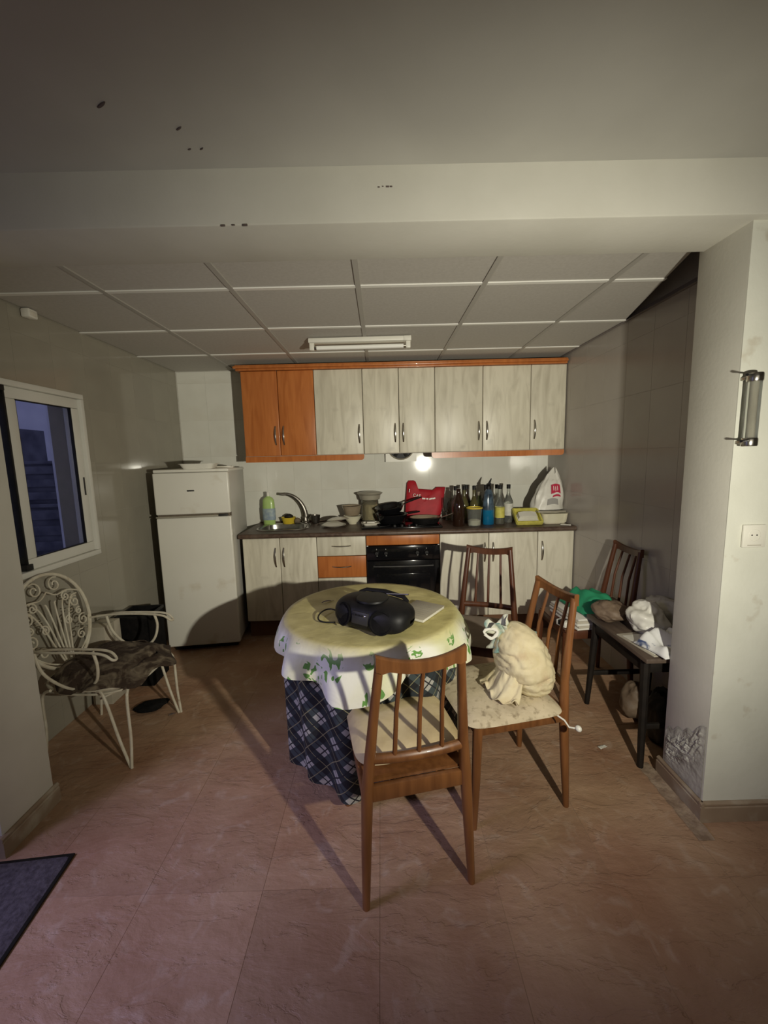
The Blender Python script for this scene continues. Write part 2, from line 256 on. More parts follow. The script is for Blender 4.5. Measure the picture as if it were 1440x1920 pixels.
# ------------------------------------------------------------------ helpers
def tag(o, label=None, cat=None, group=None, kind=None):
    if label: o['label'] = label
    if cat: o['category'] = cat
    if group: o['group'] = group
    if kind: o['kind'] = kind
    return o
def thing(name, label, cat, loc=(0, 0, 0), rz=0, group=None):
    o = bpy.data.objects.new(name, None); COL.objects.link(o); o.location = loc; o.rotation_euler = (0, 0, rz); o.empty_display_size = .05
    return tag(o, label, cat, group)
class MB:
    def __init__(s): s.bm = bmesh.new(); s.uv = None
    def add(s, bm2, mat=None):
        me = bpy.data.meshes.new('tmp'); bm2.to_mesh(me); bm2.free()
        if mat is not None: me.transform(mat)
        s.bm.from_mesh(me); bpy.data.meshes.remove(me); return s
    def box(s, c, d, bevel=0, rot=None, seg=2):
        b = bmesh.new(); bmesh.ops.create_cube(b, size=1)
        bmesh.ops.scale(b, vec=d, verts=b.verts)
        if bevel: bmesh.ops.bevel(b, geom=list(b.edges), offset=bevel, segments=seg, affect='EDGES', profile=.5)
        M_ = Matrix.Translation(c)
        if rot: M_ = M_ @ Euler(rot).to_matrix().to_4x4()
        return s.add(b, M_)
    def bb(s, x0, x1, y0, y1, z0, z1, bevel=0, seg=2):
        return s.box(((x0+x1)/2, (y0+y1)/2, (z0+z1)/2), (x1-x0, y1-y0, z1-z0), bevel, seg=seg)
    def faces(s, vs, fs):
        v = [s.bm.verts.new(p) for p in vs]
        for f in fs:
            try: s.bm.faces.new([v[i] for i in f])
            except ValueError: pass
        return s
    def tube(s, pts, r, seg=8, closed=False, flat=1.0):
        pts = [Vector(p) for p in pts]; n = len(pts); R = r if isinstance(r, (list, tuple)) else [r] * n
        up = None; rings = []
        for i in range(n):
            a = pts[i-1] if (i > 0 or closed) else pts[i]; b = pts[(i+1) % n] if (i < n-1 or closed) else pts[i]
            t = (b - a).normalized()
            if up is None:
                up = Vector((0, 0, 1)) if abs(t.z) < .9 else Vector((0, 1, 0))
            sd = t.cross(up)
            if sd.length < 1e-6: sd = t.cross(Vector((1, 0, 0)))
            sd.normalize(); up = sd.cross(t).normalized()
            rings.append([s.bm.verts.new(pts[i] + (sd * math.cos(2*PI*k/seg) + up * math.sin(2*PI*k/seg) * flat) * R[i]) for k in range(seg)])
        for i in range(n if closed else n-1):
            A, B = rings[i], rings[(i+1) % n]
            for k in range(seg):
                try: s.bm.faces.new((A[k], A[(k+1) % seg], B[(k+1) % seg], B[k]))
                except ValueError: pass
        if not closed:
            for rg in (rings[0][::-1], rings[-1]):
                try: s.bm.faces.new(rg)
                except ValueError: pass
        return s
    def lathe(s, prof, seg=24, c=(0, 0, 0), sx=1, sy=1):
        rings = []
        for r, z in prof:
            if r < 1e-5: rings.append([s.bm.verts.new((c[0], c[1], c[2]+z))])
            else: rings.append([s.bm.verts.new((c[0]+r*sx*math.cos(2*PI*k/seg), c[1]+r*sy*math.sin(2*PI*k/seg), c[2]+z)) for k in range(seg)])
        for A, B in zip(rings, rings[1:]):
            for k in range(seg):
                a, b = A[k % len(A)], A[(k+1) % len(A)]; c_, d = B[(k+1) % len(B)], B[k % len(B)]
                q = []
                for v in (a, b, c_, d):
                    if v not in q: q.append(v)
                if len(q) > 2:
                    try: s.bm.faces.new(q)
                    except ValueError: pass
        return s
    def prism(s, outline, a, b, axis='y'):
        # outline: 2d polygon; axis y -> (x,z) extruded in y; axis z -> (x,y); axis x -> (y,z)
        f = {'y': lambda p, t: (p[0], t, p[1]), 'z': lambda p, t: (p[0], p[1], t), 'x': lambda p, t: (t, p[0], p[1])}[axis]
        A = [s.bm.verts.new(f(p, a)) for p in outline]; B = [s.bm.verts.new(f(p, b)) for p in outline]; n = len(A)
        s.bm.faces.new(A); s.bm.faces.new(B[::-1])
        for i in range(n): s.bm.faces.new((A[i], B[i], B[(i+1) % n], A[(i+1) % n]))
        return s
    def grid(s, fn, nu, nv, wrap_u=False, uvf=None):
        V = [[s.bm.verts.new(fn(i/nu, j/nv)) for j in range(nv+1)] for i in range(nu if wrap_u else nu+1)]
        uvl = s.bm.loops.layers.uv.verify() if uvf else None
        for i in range(nu):
            for j in range(nv):
                i2 = (i+1) % len(V) if wrap_u else i+1
                try: f = s.bm.faces.new((V[i][j], V[i2][j], V[i2][j+1], V[i][j+1]))
                except ValueError: continue
                if uvl:
                    for lp, (a, b) in zip(f.loops, ((i, j), (i+1, j), (i+1, j+1), (i, j+1))): lp[uvl].uv = uvf(a/nu, b/nv)
        return s
    def xf(s, M_): bmesh.ops.transform(s.bm, matrix=M_, verts=s.bm.verts); return s
    def build(s, name, mat, parent=None, smooth=True, loc=None, rz=0, solid=0, weld=False, angle=38):
        if weld: bmesh.ops.remove_doubles(s.bm, verts=s.bm.verts, dist=1e-5)
        bmesh.ops.recalc_face_normals(s.bm, faces=s.bm.faces)
        me = bpy.data.meshes.new(name); s.bm.to_mesh(me); s.bm.free()
        me.materials.append(MT[mat] if isinstance(mat, str) else mat)
        if smooth:
            me.shade_smooth()
            try: me.set_sharp_from_angle(angle=math.radians(angle))
            except Exception: pass
        o = bpy.data.objects.new(name, me); COL.objects.link(o)
        if parent: o.parent = parent
        if loc: o.location = loc
        if rz: o.rotation_euler = (0, 0, rz)
        if solid:
            md = o.modifiers.new('thickness', 'SOLIDIFY'); md.thickness = solid; md.offset = 0
        return o
def inst(name, me, parent, loc, rot=(0, 0, 0), scale=None):
    o = bpy.data.objects.new(name, me); COL.objects.link(o); o.parent = parent; o.location = loc; o.rotation_euler = rot
    if scale: o.scale = scale
    return o
def struct(mb, name, mat, parent=None, **kw):
    o = mb.build(name, mat, parent, **kw)
    if parent is None: o['kind'] = 'structure'
    return o
def N(x, y=0, z=0, s=1): return noise.noise(Vector((x*s, y*s, z*s)))
def copy_tree(o, loc, rz, label, parent=None):
    c = o.copy(); COL.objects.link(c)
    if parent: c.parent = parent
    else: c.location = loc; c.rotation_euler = (0, 0, rz); c['label'] = label
    for ch in list(o.children): copy_tree(ch, None, 0, None, c)
    return c
def text(name, body, size, mat, parent, loc, rot, extrude=.0006, sx=1):
    cu = bpy.data.curves.new(name, 'FONT'); cu.body = body; cu.size = size; cu.extrude = extrude; cu.align_x = 'CENTER'; cu.align_y = 'CENTER'
    cu.materials.append(MT[mat]); o = bpy.data.objects.new(name, cu); COL.objects.link(o); COL.objects.unlink(o); COL.objects.link(o)
    me = bpy.data.meshes.new_from_object(o.evaluated_get(bpy.context.evaluated_depsgraph_get())); me.materials.clear(); me.materials.append(MT[mat]); bpy.data.objects.remove(o)
    o = bpy.data.objects.new(name, me); COL.objects.link(o); o.parent = parent; o.location = loc; o.rotation_euler = rot; o.scale = (sx, 1, 1)
    return o

# ================================================================== structure
D = 3.824; XL = -1.83; XR = 1.565; ZC = 2.281
# floor: bed plus individual tiles
fl = struct(MB().bb(-2.1, 3.3, -2.3, 3.95, -.12, -.0014), 'floor', 'floor_grout', smooth=False)
P_ = .405; g = .0014
def tile_mesh(w, h, t, name, mat, bev=.002):
    b = MB().box((0, 0, -t/2), (w, h, t), 0)
    me_o = b.build(name, mat, None, smooth=False); me = me_o.data; bpy.data.objects.remove(me_o); return me
ftm = tile_mesh(P_-g, P_-g, .008, 'tile', 'floor')
for i in range(-4, 9):
    for j in range(-7, 7):
        x0 = -.85 + i*P_; y0 = 1.227 + j*P_; x1 = x0+P_; y1 = y0+P_
        cx0, cx1 = max(x0, -2.1), min(x1, 3.2); cy0, cy1 = max(y0, -1.9), min(y1, D)
        if cx1-cx0 < .03 or cy1-cy0 < .03: continue
        o = inst('tile', ftm, fl, ((cx0+cx1)/2, (cy0+cy1)/2, random.uniform(-.0006, .0004)), (random.uniform(-.0008, .0008), random.uniform(-.0008, .0008), 0), ((cx1-cx0)/P_, (cy1-cy0)/P_, 1))

# tiled walls
TW, TH, TZ0 = .2527, .33, -.13
def tiled_wall(root, axis, fixed, a0, a1, aoff, z0, z1, zoff, mat, flip, hole=None, th=TH, tw=TW):
    me = tile_mesh(tw-.0016, th-.0016, .003, 'tile', mat)
    k = math.floor((a0-aoff)/tw)
    while aoff+k*tw < a1:
        u0, u1 = max(aoff+k*tw, a0), min(aoff+(k+1)*tw, a1); k += 1
        if u1-u0 < .012: continue
        q = math.floor((z0-zoff)/th)
        while zoff+q*th < z1:
            v0, v1 = max(zoff+q*th, z0), min(zoff+(q+1)*th, z1); q += 1
            if v1-v0 < .012: continue
            rects = [(u0, u1, v0, v1)]
            if hole and u1 > hole[0] and u0 < hole[1] and v1 > hole[2] and v0 < hole[3]:
                rects = []
                if v0 < hole[2]: rects.append((u0, u1, v0, hole[2]))
                if v1 > hole[3]: rects.append((u0, u1, hole[3], v1))
                m0, m1 = max(v0, hole[2]), min(v1, hole[3])
                if u0 < hole[0]: rects.append((u0, hole[0], m0, m1))
                if u1 > hole[1]: rects.append((hole[1], u1, m0, m1))
            for (a, b, c, d) in rects:
                if b-a < .01 or d-c < .01: continue
                sc = ((b-a-.0016)/(tw-.0016), (d-c-.0016)/(th-.0016), 1)
                if axis == 'y': inst('tile', me, root, ((a+b)/2, fixed, (c+d)/2), (PI/2, 0, 0), sc)
                else: inst('tile', me, root, (fixed, (a+b)/2, (c+d)/2), (PI/2, 0, flip*PI/2), sc)
wb = struct(MB().bb(XL-.1, XR+.1, D+.0015, D+.12, 0, 2.65), 'wall_back', 'grout', smooth=False)
tiled_wall(wb, 'y', D, XL, XR, .2, .0, ZC-.001, 1.19-4*TH, 'tile', 0)
# left wall with the window opening
WY0, WY1, WZ0, WZ1 = 1.72, 2.575, .925, 1.885
wl = MB()
X0, X1 = XL-.20, XL-.001
wl.bb(X0, X1, 1.3, WY0, 0, 2.65).bb(X0, X1, WY1, D+.1, 0, 2.65).bb(X0, X1, WY0, WY1, 0, WZ0).bb(X0, X1, WY0, WY1, WZ1, 2.65)
wl = struct(wl, 'wall_left', 'grout_left', smooth=False)
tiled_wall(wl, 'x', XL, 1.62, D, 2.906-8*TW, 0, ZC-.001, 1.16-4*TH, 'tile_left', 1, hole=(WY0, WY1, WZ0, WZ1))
# right wall of the kitchen; plain above and near the pillar where the ceiling panel is cut away
wr = struct(MB().bb(XR+.001, XR+.12, 1.46, D+.1, 0, 2.65), 'wall_right', 'grout_side', smooth=False)
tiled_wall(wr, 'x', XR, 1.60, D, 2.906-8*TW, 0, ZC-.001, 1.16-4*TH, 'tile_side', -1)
# pillars, beam, front wall
pr = MB(); pr.bb(1.25, XR+.15, 1.45, 1.68, 0, 2.30, .004)
pr = struct(pr, 'pillar', 'plaster'); pr.name = 'pillar'
wf = struct(MB().bb(1.2506, 3.3, 1.4485, 1.60, 0, 2.45), 'wall_front', 'plaster_right')
pl = struct(MB().bb(-2.1, -1.475, 1.385, 1.63, 0, 2.30, .004), 'pillar', 'plaster')
beam = struct(MB().bb(-2.1, 3.3, 1.415, 1.662, 2.221, 2.55, .006), 'beam', 'plaster')
cf = struct(MB().bb(-2.1, 3.3, -2.3, 1.43, 2.387, 2.6), 'ceiling', 'ceil_front', smooth=False)
for (x, y, l, a) in ((-.689, 1.175, .045, -.5), (-.53, 1.254, .028, -.5), (-.50, 1.329, .018, -.5), (-.536, 1.33, .014, -.2)):
    c = MB().lathe([(0, .004), (.5, .0), (.4, -.003), (0, -.004)], 10).xf(Matrix.Diagonal((l*.8, l*.16, 1, 1))).build('paint_chip', 'mark', cf, loc=(x, y, 2.386), rz=a)
for (x, z, l, zz) in ((.017, 2.324, .007, 0), (.03, 2.326, .005, 0), (.045, 2.325, .010, 0), (.056, 2.325, .008, 0), (-.483, 2.222, .014, 0), (-.45, 2.223, .010, 0), (-.413, 2.222, .016, 0)):
    c = MB().box((0, 0, 0), (l*1.0, .003, l*.42), .0008).build('chip', 'mark', beam, loc=(x, 1.4145, z))
# walls behind the camera, with the door opening on the left
wk = struct(MB().bb(-2.1, 3.3, -2.4, -2.3, 0, 2.6), 'wall_rear', 'carcass', smooth=False)
we = struct(MB().bb(3.2, 3.3, -2.3, 1.6, 0, 2.6), 'wall_east', 'plaster', smooth=False)
ww = struct(MB().bb(-1.95, -1.85, -2.3, .02, 0, 2.5).bb(-1.95, -1.85, 1.08, 1.40, 0, 2.5).bb(-1.95, -1.85, .02, 1.08, 2.06, 2.5), 'wall_west', 'plaster', smooth=False)
dr = bpy.data.objects.new('door_1', None); COL.objects.link(dr); dr.location = (-1.9, .55, 0); dr['kind'] = 'structure'
MB().bb(-.06, .07, -.53, -.48, 0, 2.06).bb(-.06, .07, .48, .53, 0, 2.06).bb(-.06, .07, -.53, .53, 2.01, 2.06).build('frame', 'alu_white', dr, smooth=False)
MB().bb(-.052, .005, 0, 1.0, .0, 2.0, .01).build('door_leaf', 'alu_white', dr, loc=(-.075, .478, 0), rz=PI/2-.08)

# baseboards: profile with a rounded lip
def baseboard(name, p0, p1, nrm, h=.085):
    p0, p1, nrm = Vector((*p0, 0)), Vector((*p1, 0)), Vector((*nrm, 0))
    prof = [(0, 0), (.014, 0), (.014, h-.022), (.010, h-.018), (.013, h-.012), (.013, h-.006), (.006, h), (0, h)]
    mb = MB(); A = [p0 + nrm*a + Vector((0, 0, z)) for a, z in prof]; B = [p1 + nrm*a + Vector((0, 0, z)) for a, z in prof]; n = len(prof)
    mb.faces(A+B, [list(range(n)), list(range(2*n-1, n-1, -1))] + [(i, i+n, (i+1) % n+n, (i+1) % n) for i in range(n)])
    return struct(mb, name, 'base_trim', smooth=False)
baseboard('baseboard_right', (1.25, 1.4345), (1.25, 1.70), (-1, 0))
baseboard('baseboard_front', (1.2357, 1.4485), (3.2, 1.448), (0, -1))
baseboard('baseboard_left', (-1.475, 1.371), (-1.475, 1.644), (1, 0))
baseboard('baseboard_left_front', (-1.85, 1.385), (-1.475, 1.385), (0, -1))

# flaking plaster low on the right pillar: a lumpy shell over the side face
def peel(u, v):
    y = 1.455+u*.215; top = .40 - .17*u + .05*N(u*5, 3); z = .088+v*(top-.088)
    rid = abs(N(u*7+v*4, v*9-u*3, 1.3)) + .7*abs(N(u*20, v*22, 4.1))
    edge = min(1, 5*v*(1-v)+.05, ) * min(1, 10*u*(1-u)+.05)
    return (1.2485 - .011*rid*edge*(.25+1.3*max(0, 1-abs(v-.95+.9*u*.6)*2.2)) - .001, y, z)
MB().grid(peel, 60, 70).build('flaking_plaster', 'peel', pr, smooth=True, angle=20)
# rubble fillet of dust along the pillar's foot
def dust(u, v):
    y = 1.36+u*.40; x = 1.238-.062*v*(1-.2*abs(N(u*7, 9)))
    return (x, y, .001+.012*(1-v)**2*(.5+abs(N(u*14, v*5)))*min(1, 8*u*(1-u)))
tag(MB().grid(dust, 40, 8).build('dust_mound', 'rubble'), 'dusty line of plaster rubble along the foot of the right pillar', 'rubble', kind='stuff')

# kitchen ceiling: T grid and separate panels; the last strip is cut on a slant at the right
ck = bpy.data.objects.new('ceiling', None); COL.objects.link(ck); ck['kind'] = 'structure'
MB().bb(-2.0, 1.7, 1.6, D+.1, 2.60, 2.66).build('upper_slab', 'dark_wall', ck, smooth=False)
GX, GY = -.0849, 2.0563
xs = [XL] + [GX+(i-2)*.6 for i in range(0, 5)] + [XR]
ys = [1.64] + [GY+j*.6 for j in range(0, 3)] + [D]
def redge(y):   # right limit of the suspended ceiling
    if y >= 2.663: return 1.556
    return 1.262+(y-1.64)*(1.545-1.262)/(2.663-1.64)
for i in range(len(xs)-1):
    for j in range(len(ys)-1):
        a, b, c, d = xs[i]+.010, xs[i+1]-.010, ys[j]+.010, ys[j+1]-.010
        if i == len(xs)-2: pts = [(a, c), (redge(c), c), (redge(d), d), (a, d)]
        else: pts = [(a, c), (b, c), (b, d), (a, d)]
        if i == len(xs)-2 and c < 2.663 < d: pts = [(a, c), (redge(c), c), (1.545, 2.663), (1.556, d), (a, d)]
        MB().prism(pts, ZC+.004, ZC+.018, 'z').build('ceiling_panel', 'panel', ck, smooth=False)
for i in range(0, 5):
    x = GX+(i-2)*.6; MB().bb(x-.012, x+.012, 1.64, D, ZC-.002, ZC+.004).bb(x-.003, x+.003, 1.64, D, ZC+.004, ZC+.04).build('grid_bar', 'grid_dull', ck, smooth=False)
for j in range(0, 3):
    y = GY+j*.6
    for i in range(len(xs)-1):
        a = xs[i]+(.0125 if i else 0); b = xs[i+1]-.0125 if i < len(xs)-2 else redge(y)
        MB().bb(a, b, y-.012, y+.012, ZC-.0022, ZC+.0035).build('grid_bar', 'grid', ck, smooth=False)
MB().bb(XR-.022, XR-.002, 1.70, D, ZC-.003, ZC).bb(XR-.005, XR-.002, 1.70, D, ZC, ZC+.025).build('wall_angle', 'dark_wall', ck, smooth=False)

# corner box up at the left wall
t = thing('sensor_box', 'small white box up where left wall meets the ceiling', 'sensor', (-1.80, 2.245, ZC-.001))
MB().bb(-.022, .022, -.030, .030, -.045, 0, .008).build('housing', 'white_plastic', t)
MB().bb(.020, .024, -.020, .020, -.034, -.012, .003).build('cover', 'ceramic', t)

# ------------------------------------------------------------------ window in the left wall
wn = bpy.data.objects.new('window_1', None); COL.objects.link(wn); wn.location = (XL, 0, 0); wn['kind'] = 'structure'
# outer frame as four bars, proud of the tiles
def bars(y0, y1, z0, z1, wd, xa, xb, bev=.004):
    return MB().bb(xa, xb, y0, y1, z0, z0+wd, bev).bb(xa, xb, y0, y1, z1-wd, z1, bev).bb(xa, xb, y0, y0+wd, z0+wd, z1-wd, bev).bb(xa, xb, y1-wd, y1, z0+wd, z1-wd, bev)
bars(1.70, 2.592, .908, 1.902, .030, -.10, .014).build('window_frame', 'alu_white', wn)
s1 = bars(2.072, 2.562, .938, 1.872, .058, -.045, -.004, .006).build('sash', 'alu_white', wn)
MB().bb(-.028, -.022, 2.126, 2.508, .992, 1.818).build('glass_pane', 'pane', s1, smooth=False)
bars(2.128, 2.506, .994, 1.816, .006, -.026, -.008, .001).build('gasket', 'black', s1)
MB().bb(-.004, .001, 2.530, 2.540, 1.29, 1.40, .002).build('latch', 'dark_grey', s1)
s2 = bars(1.73, 2.115, .938, 1.872, .058, -.092, -.050, .006).build('sash', 'alu_white', wn)
MB().bb(-.074, -.068, 1.786, 2.06, .992, 1.818).build('glass_pane', 'pane', s2, smooth=False)
MB().bb(-.048, -.002, 2.060, 2.071, .965, 1.86, .002).build('brush_seal', 'black', wn)
MB().bb(-.045, .006, 2.045, 2.088, .940, .972, .003).build('corner_block', 'black', wn)
MB().bb(-.045, .006, 2.030, 2.066, 1.845, 1.885, .003).build('corner_block', 'black', wn)
# what stands outside: yard wall, stacked crates, a pipe
yard = struct(MB().bb(-6.5, -2.03, -.5, 8.0, -.1, .0), 'ground', 'out_wall', smooth=False)
tag(MB().bb(-6.6, -6.45, 0, 8.0, 0, 3.0).bb(-6.5, -2.2, 6.2, 6.35, 0, 2.5).build('yard_wall', 'out_wall', smooth=False), kind='structure')
tag(MB().bb(-2.62, -2.03, 3.30, 3.42, .0, 2.6).build('white_partition', 'out_wall', smooth=False), kind='structure')
def crate(x, y, z, sx, sy, sz, lab):
    t = thing('crate', lab, 'crate', (x, y, z), .1, 'crates beyond the window')
    MB().bb(-sx, sx, -sy, sy, 0, sz, .006).build('body', 'out_dark', t)
    for k in range(3): MB().bb(-sx*.9, sx*.9, -sy-.016, -sy+.004, sz*(.10+.3*k), sz*(.28+.3*k), .004).build('slat', 'out_slat', t)
    MB().bb(-sx*.95, sx*.95, -sy-.018, -sy+.002, sz*.93, sz, .004).build('rim', 'out_slat', t)
crate(-3.30, 4.10, 0, .36, .30, .62, 'lowest crate of the right stack seen through the window')
crate(-3.30, 4.12, .62, .34, .28, .50, 'middle crate of the right stack seen through the window')
crate(-3.28, 4.11, 1.12, .32, .26, .40, 'topmost crate of the right stack seen through the window')
crate(-4.20, 4.45, 0, .42, .30, 1.15, 'big lower crate of the left stack seen through the window')
crate(-4.18, 4.45, 1.15, .38, .28, .72, 'big upper crate of the left stack seen through the window')
t = thing('drain_pipe', 'pale upright pipe leaning among dark crates outside the window', 'pipe', (-3.02, 3.42, 0))
MB().tube([(0, 0, 0), (.0, .0, 1.2), (.0, .02, 1.45)], .018, 10).build('pipe', 'out_wall', t)
MB().tube([(0, 0, 1.16), (0, 0, 1.22)], .024, 10).build('collar', 'out_wall', t)

# ================================================================== kitchen units
X0 = -1.1352
def handle_v(parent, x, z0, z1, y, mat='chrome'):
    pts = []; n = 9
    for k in range(n+1):
        u = k/n; pts.append((x, y-.004-.024*math.sin(PI*u)**.8, z0+(z1-z0)*u))
    return MB().tube(pts, [.0055+.002*math.sin(PI*k/n) for k in range(n+1)], 8, flat=.75).build('handle', mat, parent)
def handle_h(parent, x0, x1, z, y, mat='chrome'):
    n = 9; pts = [(x0+(x1-x0)*k/n, y-.004-.024*math.sin(PI*k/n)**.8, z) for k in range(n+1)]
    return MB().tube(pts, [.0055+.002*math.sin(PI*k/n) for k in range(n+1)], 8, flat=.75).build('handle', mat, parent)
def unit(name, label, x, wd, y0, y1, z0, z1, doors, wood, cat='cabinet', hz=None, side='carcass'):
    # origin at the bottom front left of the carcass; doors: list of (x0, x1, handle side)
    t = thing(name, label, cat, (x, y0, z0))
    h_ = z1-z0; MB().bb(.001, .017, .022, y1-y0, 0, h_).bb(wd-.017, wd-.001, .022, y1-y0, 0, h_).bb(.017, wd-.017, .022, y1-y0, 0, .016).bb(.017, wd-.017, y1-y0-.006, y1-y0, .016, h_).build('carcass', side, t, smooth=False)
    if z0 > 1: MB().bb(.017, wd-.017, .022, y1-y0-.006, h_-.016, h_).build('top_board', side, t, smooth=False)
    for a, b, hs in doors:
        d = MB().bb(a+.0018, b-.0018, 0, .020, .002, z1-z0-.002, .006, 3).build('door', wood, t)
        hx = b-.034 if hs == 'r' else a+.034
        handle_v(d, hx, hz[0]-z0, hz[1]-z0, 0)
    return t
UY = D-.35; UZ0, UZ1 = 1.507, 2.204; UH = (1.60, 1.755)
unit('wall_cabinet', 'reddish brown double wall cabinet at the left end of the upper row', X0, .6, UY, D-.008, UZ0, UZ1, [(0, .3, 'r'), (.3, .6, 'l')], 'wood_brown', hz=UH)
unit('wall_cabinet', 'whitewashed single wall cabinet next to the brown double one', X0+.6, .4, UY, D-.008, UZ0, UZ1, [(0, .4, 'r')], 'wood_white', hz=UH)
unit('wall_cabinet', 'whitewashed narrow double wall cabinet above the extractor fan', X0+1.0, .6, UY, D-.008, UZ0, UZ1, [(0, .3, 'r'), (.3, .6, 'l')], 'wood_white', hz=UH)
unit('wall_cabinet', 'whitewashed wide double wall cabinet above the bottles', X0+1.6, .8, UY, D-.008, UZ0, UZ1, [(0, .4, 'r'), (.4, .8, 'l')], 'wood_white', hz=UH)
unit('wall_cabinet', 'whitewashed narrow single wall cabinet at the right end by the side wall', X0+2.4, .295, UY, D-.008, UZ0, UZ1, [(0, .295, 'l')], 'wood_white', hz=UH)
# cornice with a stepped profile, returning on the left side
cor = MB()
for (dy, z0, z1) in ((.018, UZ1, UZ1+.016), (.034, UZ1+.016, UZ1+.034), (.022, UZ1+.034, UZ1+.044)):
    cor.bb(X0-.012-dy, XR-.010, UY-dy, UY+.03, z0, z1, .003); cor.bb(X0-.012-dy, X0+.02, UY+.03, D-.01, z0, z1, .003)
tag(cor.build('cornice', 'wood_brown'), 'brown wooden cornice running along the top of the wall cabinets', 'cornice')
def pelmet(x0, x1, label, round_l, round_r):
    o = []; z0, z1 = 1.459, UZ0-.001; r = .025
    o += [(x0, z1)] + ([(x0, z0+r)] + [(x0+r-r*math.cos(a), z0+r-r*math.sin(a)) for a in (PI/6, PI/3, PI/2)] if round_l else [(x0, z0)])
    o += ([(x1-r+r*math.sin(a), z0+r-r*math.cos(a)) for a in (0, PI/6, PI/3)] + [(x1, z0+r)] if round_r else [(x1, z0)]) + [(x1, z1)]
    tag(MB().prism(o, UY-.004, UY+.016).build('pelmet', 'wood_brown', smooth=False), label, 'pelmet', 'light pelmets under the wall cabinets')
pelmet(X0+.002, X0+1.0, 'brown light pelmet under the left wall cabinets above the sink', False, True)
pelmet(X0+1.6-.03, XR-.01, 'brown light pelmet under the right wall cabinets above the bottles', True, True)
# wall fan half hidden by the cabinet
t = thing('extractor_fan', 'square white wall fan with round dark opening below the cabinets', 'fan', (.19, D-.002, 1.575))
o = [(-.142, -.142), (.142, -.142), (.142, .142), (-.142, .142)]
ring = MB(); n = 32
A = [(.120*math.cos(2*PI*k/n), .120*math.sin(2*PI*k/n)) for k in range(n)]
def sq(k):
    c, s = math.cos(2*PI*k/n), math.sin(2*PI*k/n); q = max(abs(c), abs(s)); return (.142*c/q, .142*s/q)
vs = []
for k in range(n): vs += [(A[k][0], -.045, A[k][1]), (sq(k)[0], -.045, sq(k)[1]), (sq(k)[0], 0, sq(k)[1]), (A[k][0], -.008, A[k][1])]
fs = []
for k in range(n):
    a, b = 4*k, 4*((k+1) % n); fs += [(a, b, b+1, a+1), (a+1, b+1, b+2, a+2), (a, a+3, b+3, b)]
ring.faces(vs, fs).build('housing', 'white_plastic', t, angle=30)
MB().lathe([(.121, 0), (.127, .005), (.121, .010), (.115, .005), (.121, 0)], 32).xf(Matrix.Rotation(PI/2, 4, 'X')).build('ring', 'tan_lid', t, loc=(0, -.043, 0))
MB().lathe([(0, .0), (.119, .0)], 32).xf(Matrix.Rotation(PI/2, 4, 'X')).build('back_plate', 'black', t, loc=(0, -.010, 0))
for k in range(6):
    a = k*PI/3; MB().box((.062*math.cos(a), 0, .062*math.sin(a)), (.088, .004, .036), .001, rot=(.5, -a, 0)).build('blade', 'dark_grey', t, loc=(0, -.024, 0))

BY = D-.58; BZ0, BZ1 = .15, .850; BH = (.612, .770)
unit('base_cabinet', 'whitewashed double base cabinet under the sink beside the refrigerator', X0, .6, BY, D-.01, BZ0, BZ1, [(0, .3, 'r'), (.3, .6, 'l')], 'wood_white', hz=BH, side='dark_gap')
t = thing('drawer_cabinet', 'base cabinet of drawers, one brown between whitewashed ones', 'cabinet', (X0+.6, BY, BZ0))
MB().bb(.001, .399, .022, .57, 0, .70, .001).build('carcass', 'dark_gap', t, smooth=False)
for a, b, wd, lab in ((.690, .847, 'wood_white', None), (.508, .686, 'wood_brown', 'brown drawer with curved handle'), (.33, .504, 'wood_white', None), (.152, .326, 'wood_white', None)):
    d = MB().bb(.002, .398, 0, .020, a-BZ0, b-BZ0, .005, 3).build('drawer', wd, t)
    if lab: d['label'] = lab
    handle_h(d, .125, .275, (a+b)/2-BZ0+.004, 0)
t = thing('oven_housing', 'oven cabinet with brown strip above the black oven', 'cabinet', (X0+1.0, BY, BZ0))
MB().bb(.001, .018, .022, .57, 0, .7).bb(.582, .599, .022, .57, 0, .7).bb(.001, .599, .022, .57, 0, .018).build('carcass', 'dark_gap', t, smooth=False)
MB().bb(.003, .597, 0, .020, .618, .697, .004, 3).build('fascia', 'wood_brown', t)
t = thing('built_in_oven', 'black built-in oven under the hob', 'oven', (X0+1.0, BY, BZ0+.02))
MB().bb(.020, .58, .020, .55, 0, .59).build('body', 'black', t, smooth=False)
cp = MB().bb(.004, .596, -.008, .020, .475, .592, .004).build('control_panel', 'black_gloss', t)
for x in (.085, .16, .415, .49):
    k = MB().lathe([(0, .022), (.014, .021), (.017, .014), (.020, 0)], 16).xf(Matrix.Rotation(PI/2, 4, 'X')).build('knob', 'black', cp, loc=(x, -.008, .535))
for x in (.085, .16, .415, .49):
    MB().box((0, 0, 0), (.002, .001, .010)).build('mark', 'white_print', cp, loc=(x, -.0085, .566))
    MB().box((0, 0, 0), (.010, .001, .002)).build('mark', 'white_print', cp, loc=(x+.004, -.0085, .512))
od = MB().bb(.004, .596, -.010, .020, .0, .470, .004).build('door', 'black_gloss', t)
MB().bb(.08, .52, -.0115, -.009, .07, .36, .002).build('window', 'black_gloss', od)
MB().tube([(.06, -.008, .43)]+[(.06+.48*k/10, -.036-.012*math.sin(PI*k/10), .43) for k in range(11)]+[(.54, -.008, .43)], .008, 8).build('handle', 'dark_grey', od)
for x in (.012, .588): MB().box((0, 0, 0), (.012, .004, .006), .001).build('clip', 'white_print', t, loc=(x, -.010, .596))
unit('base_cabinet', 'whitewashed double base cabinet right of the oven, behind a chair', X0+1.6, .8, BY, D-.01, BZ0, BZ1, [(0, .4, 'r'), (.4, .8, 'l')], 'wood_white', hz=BH, side='dark_gap')
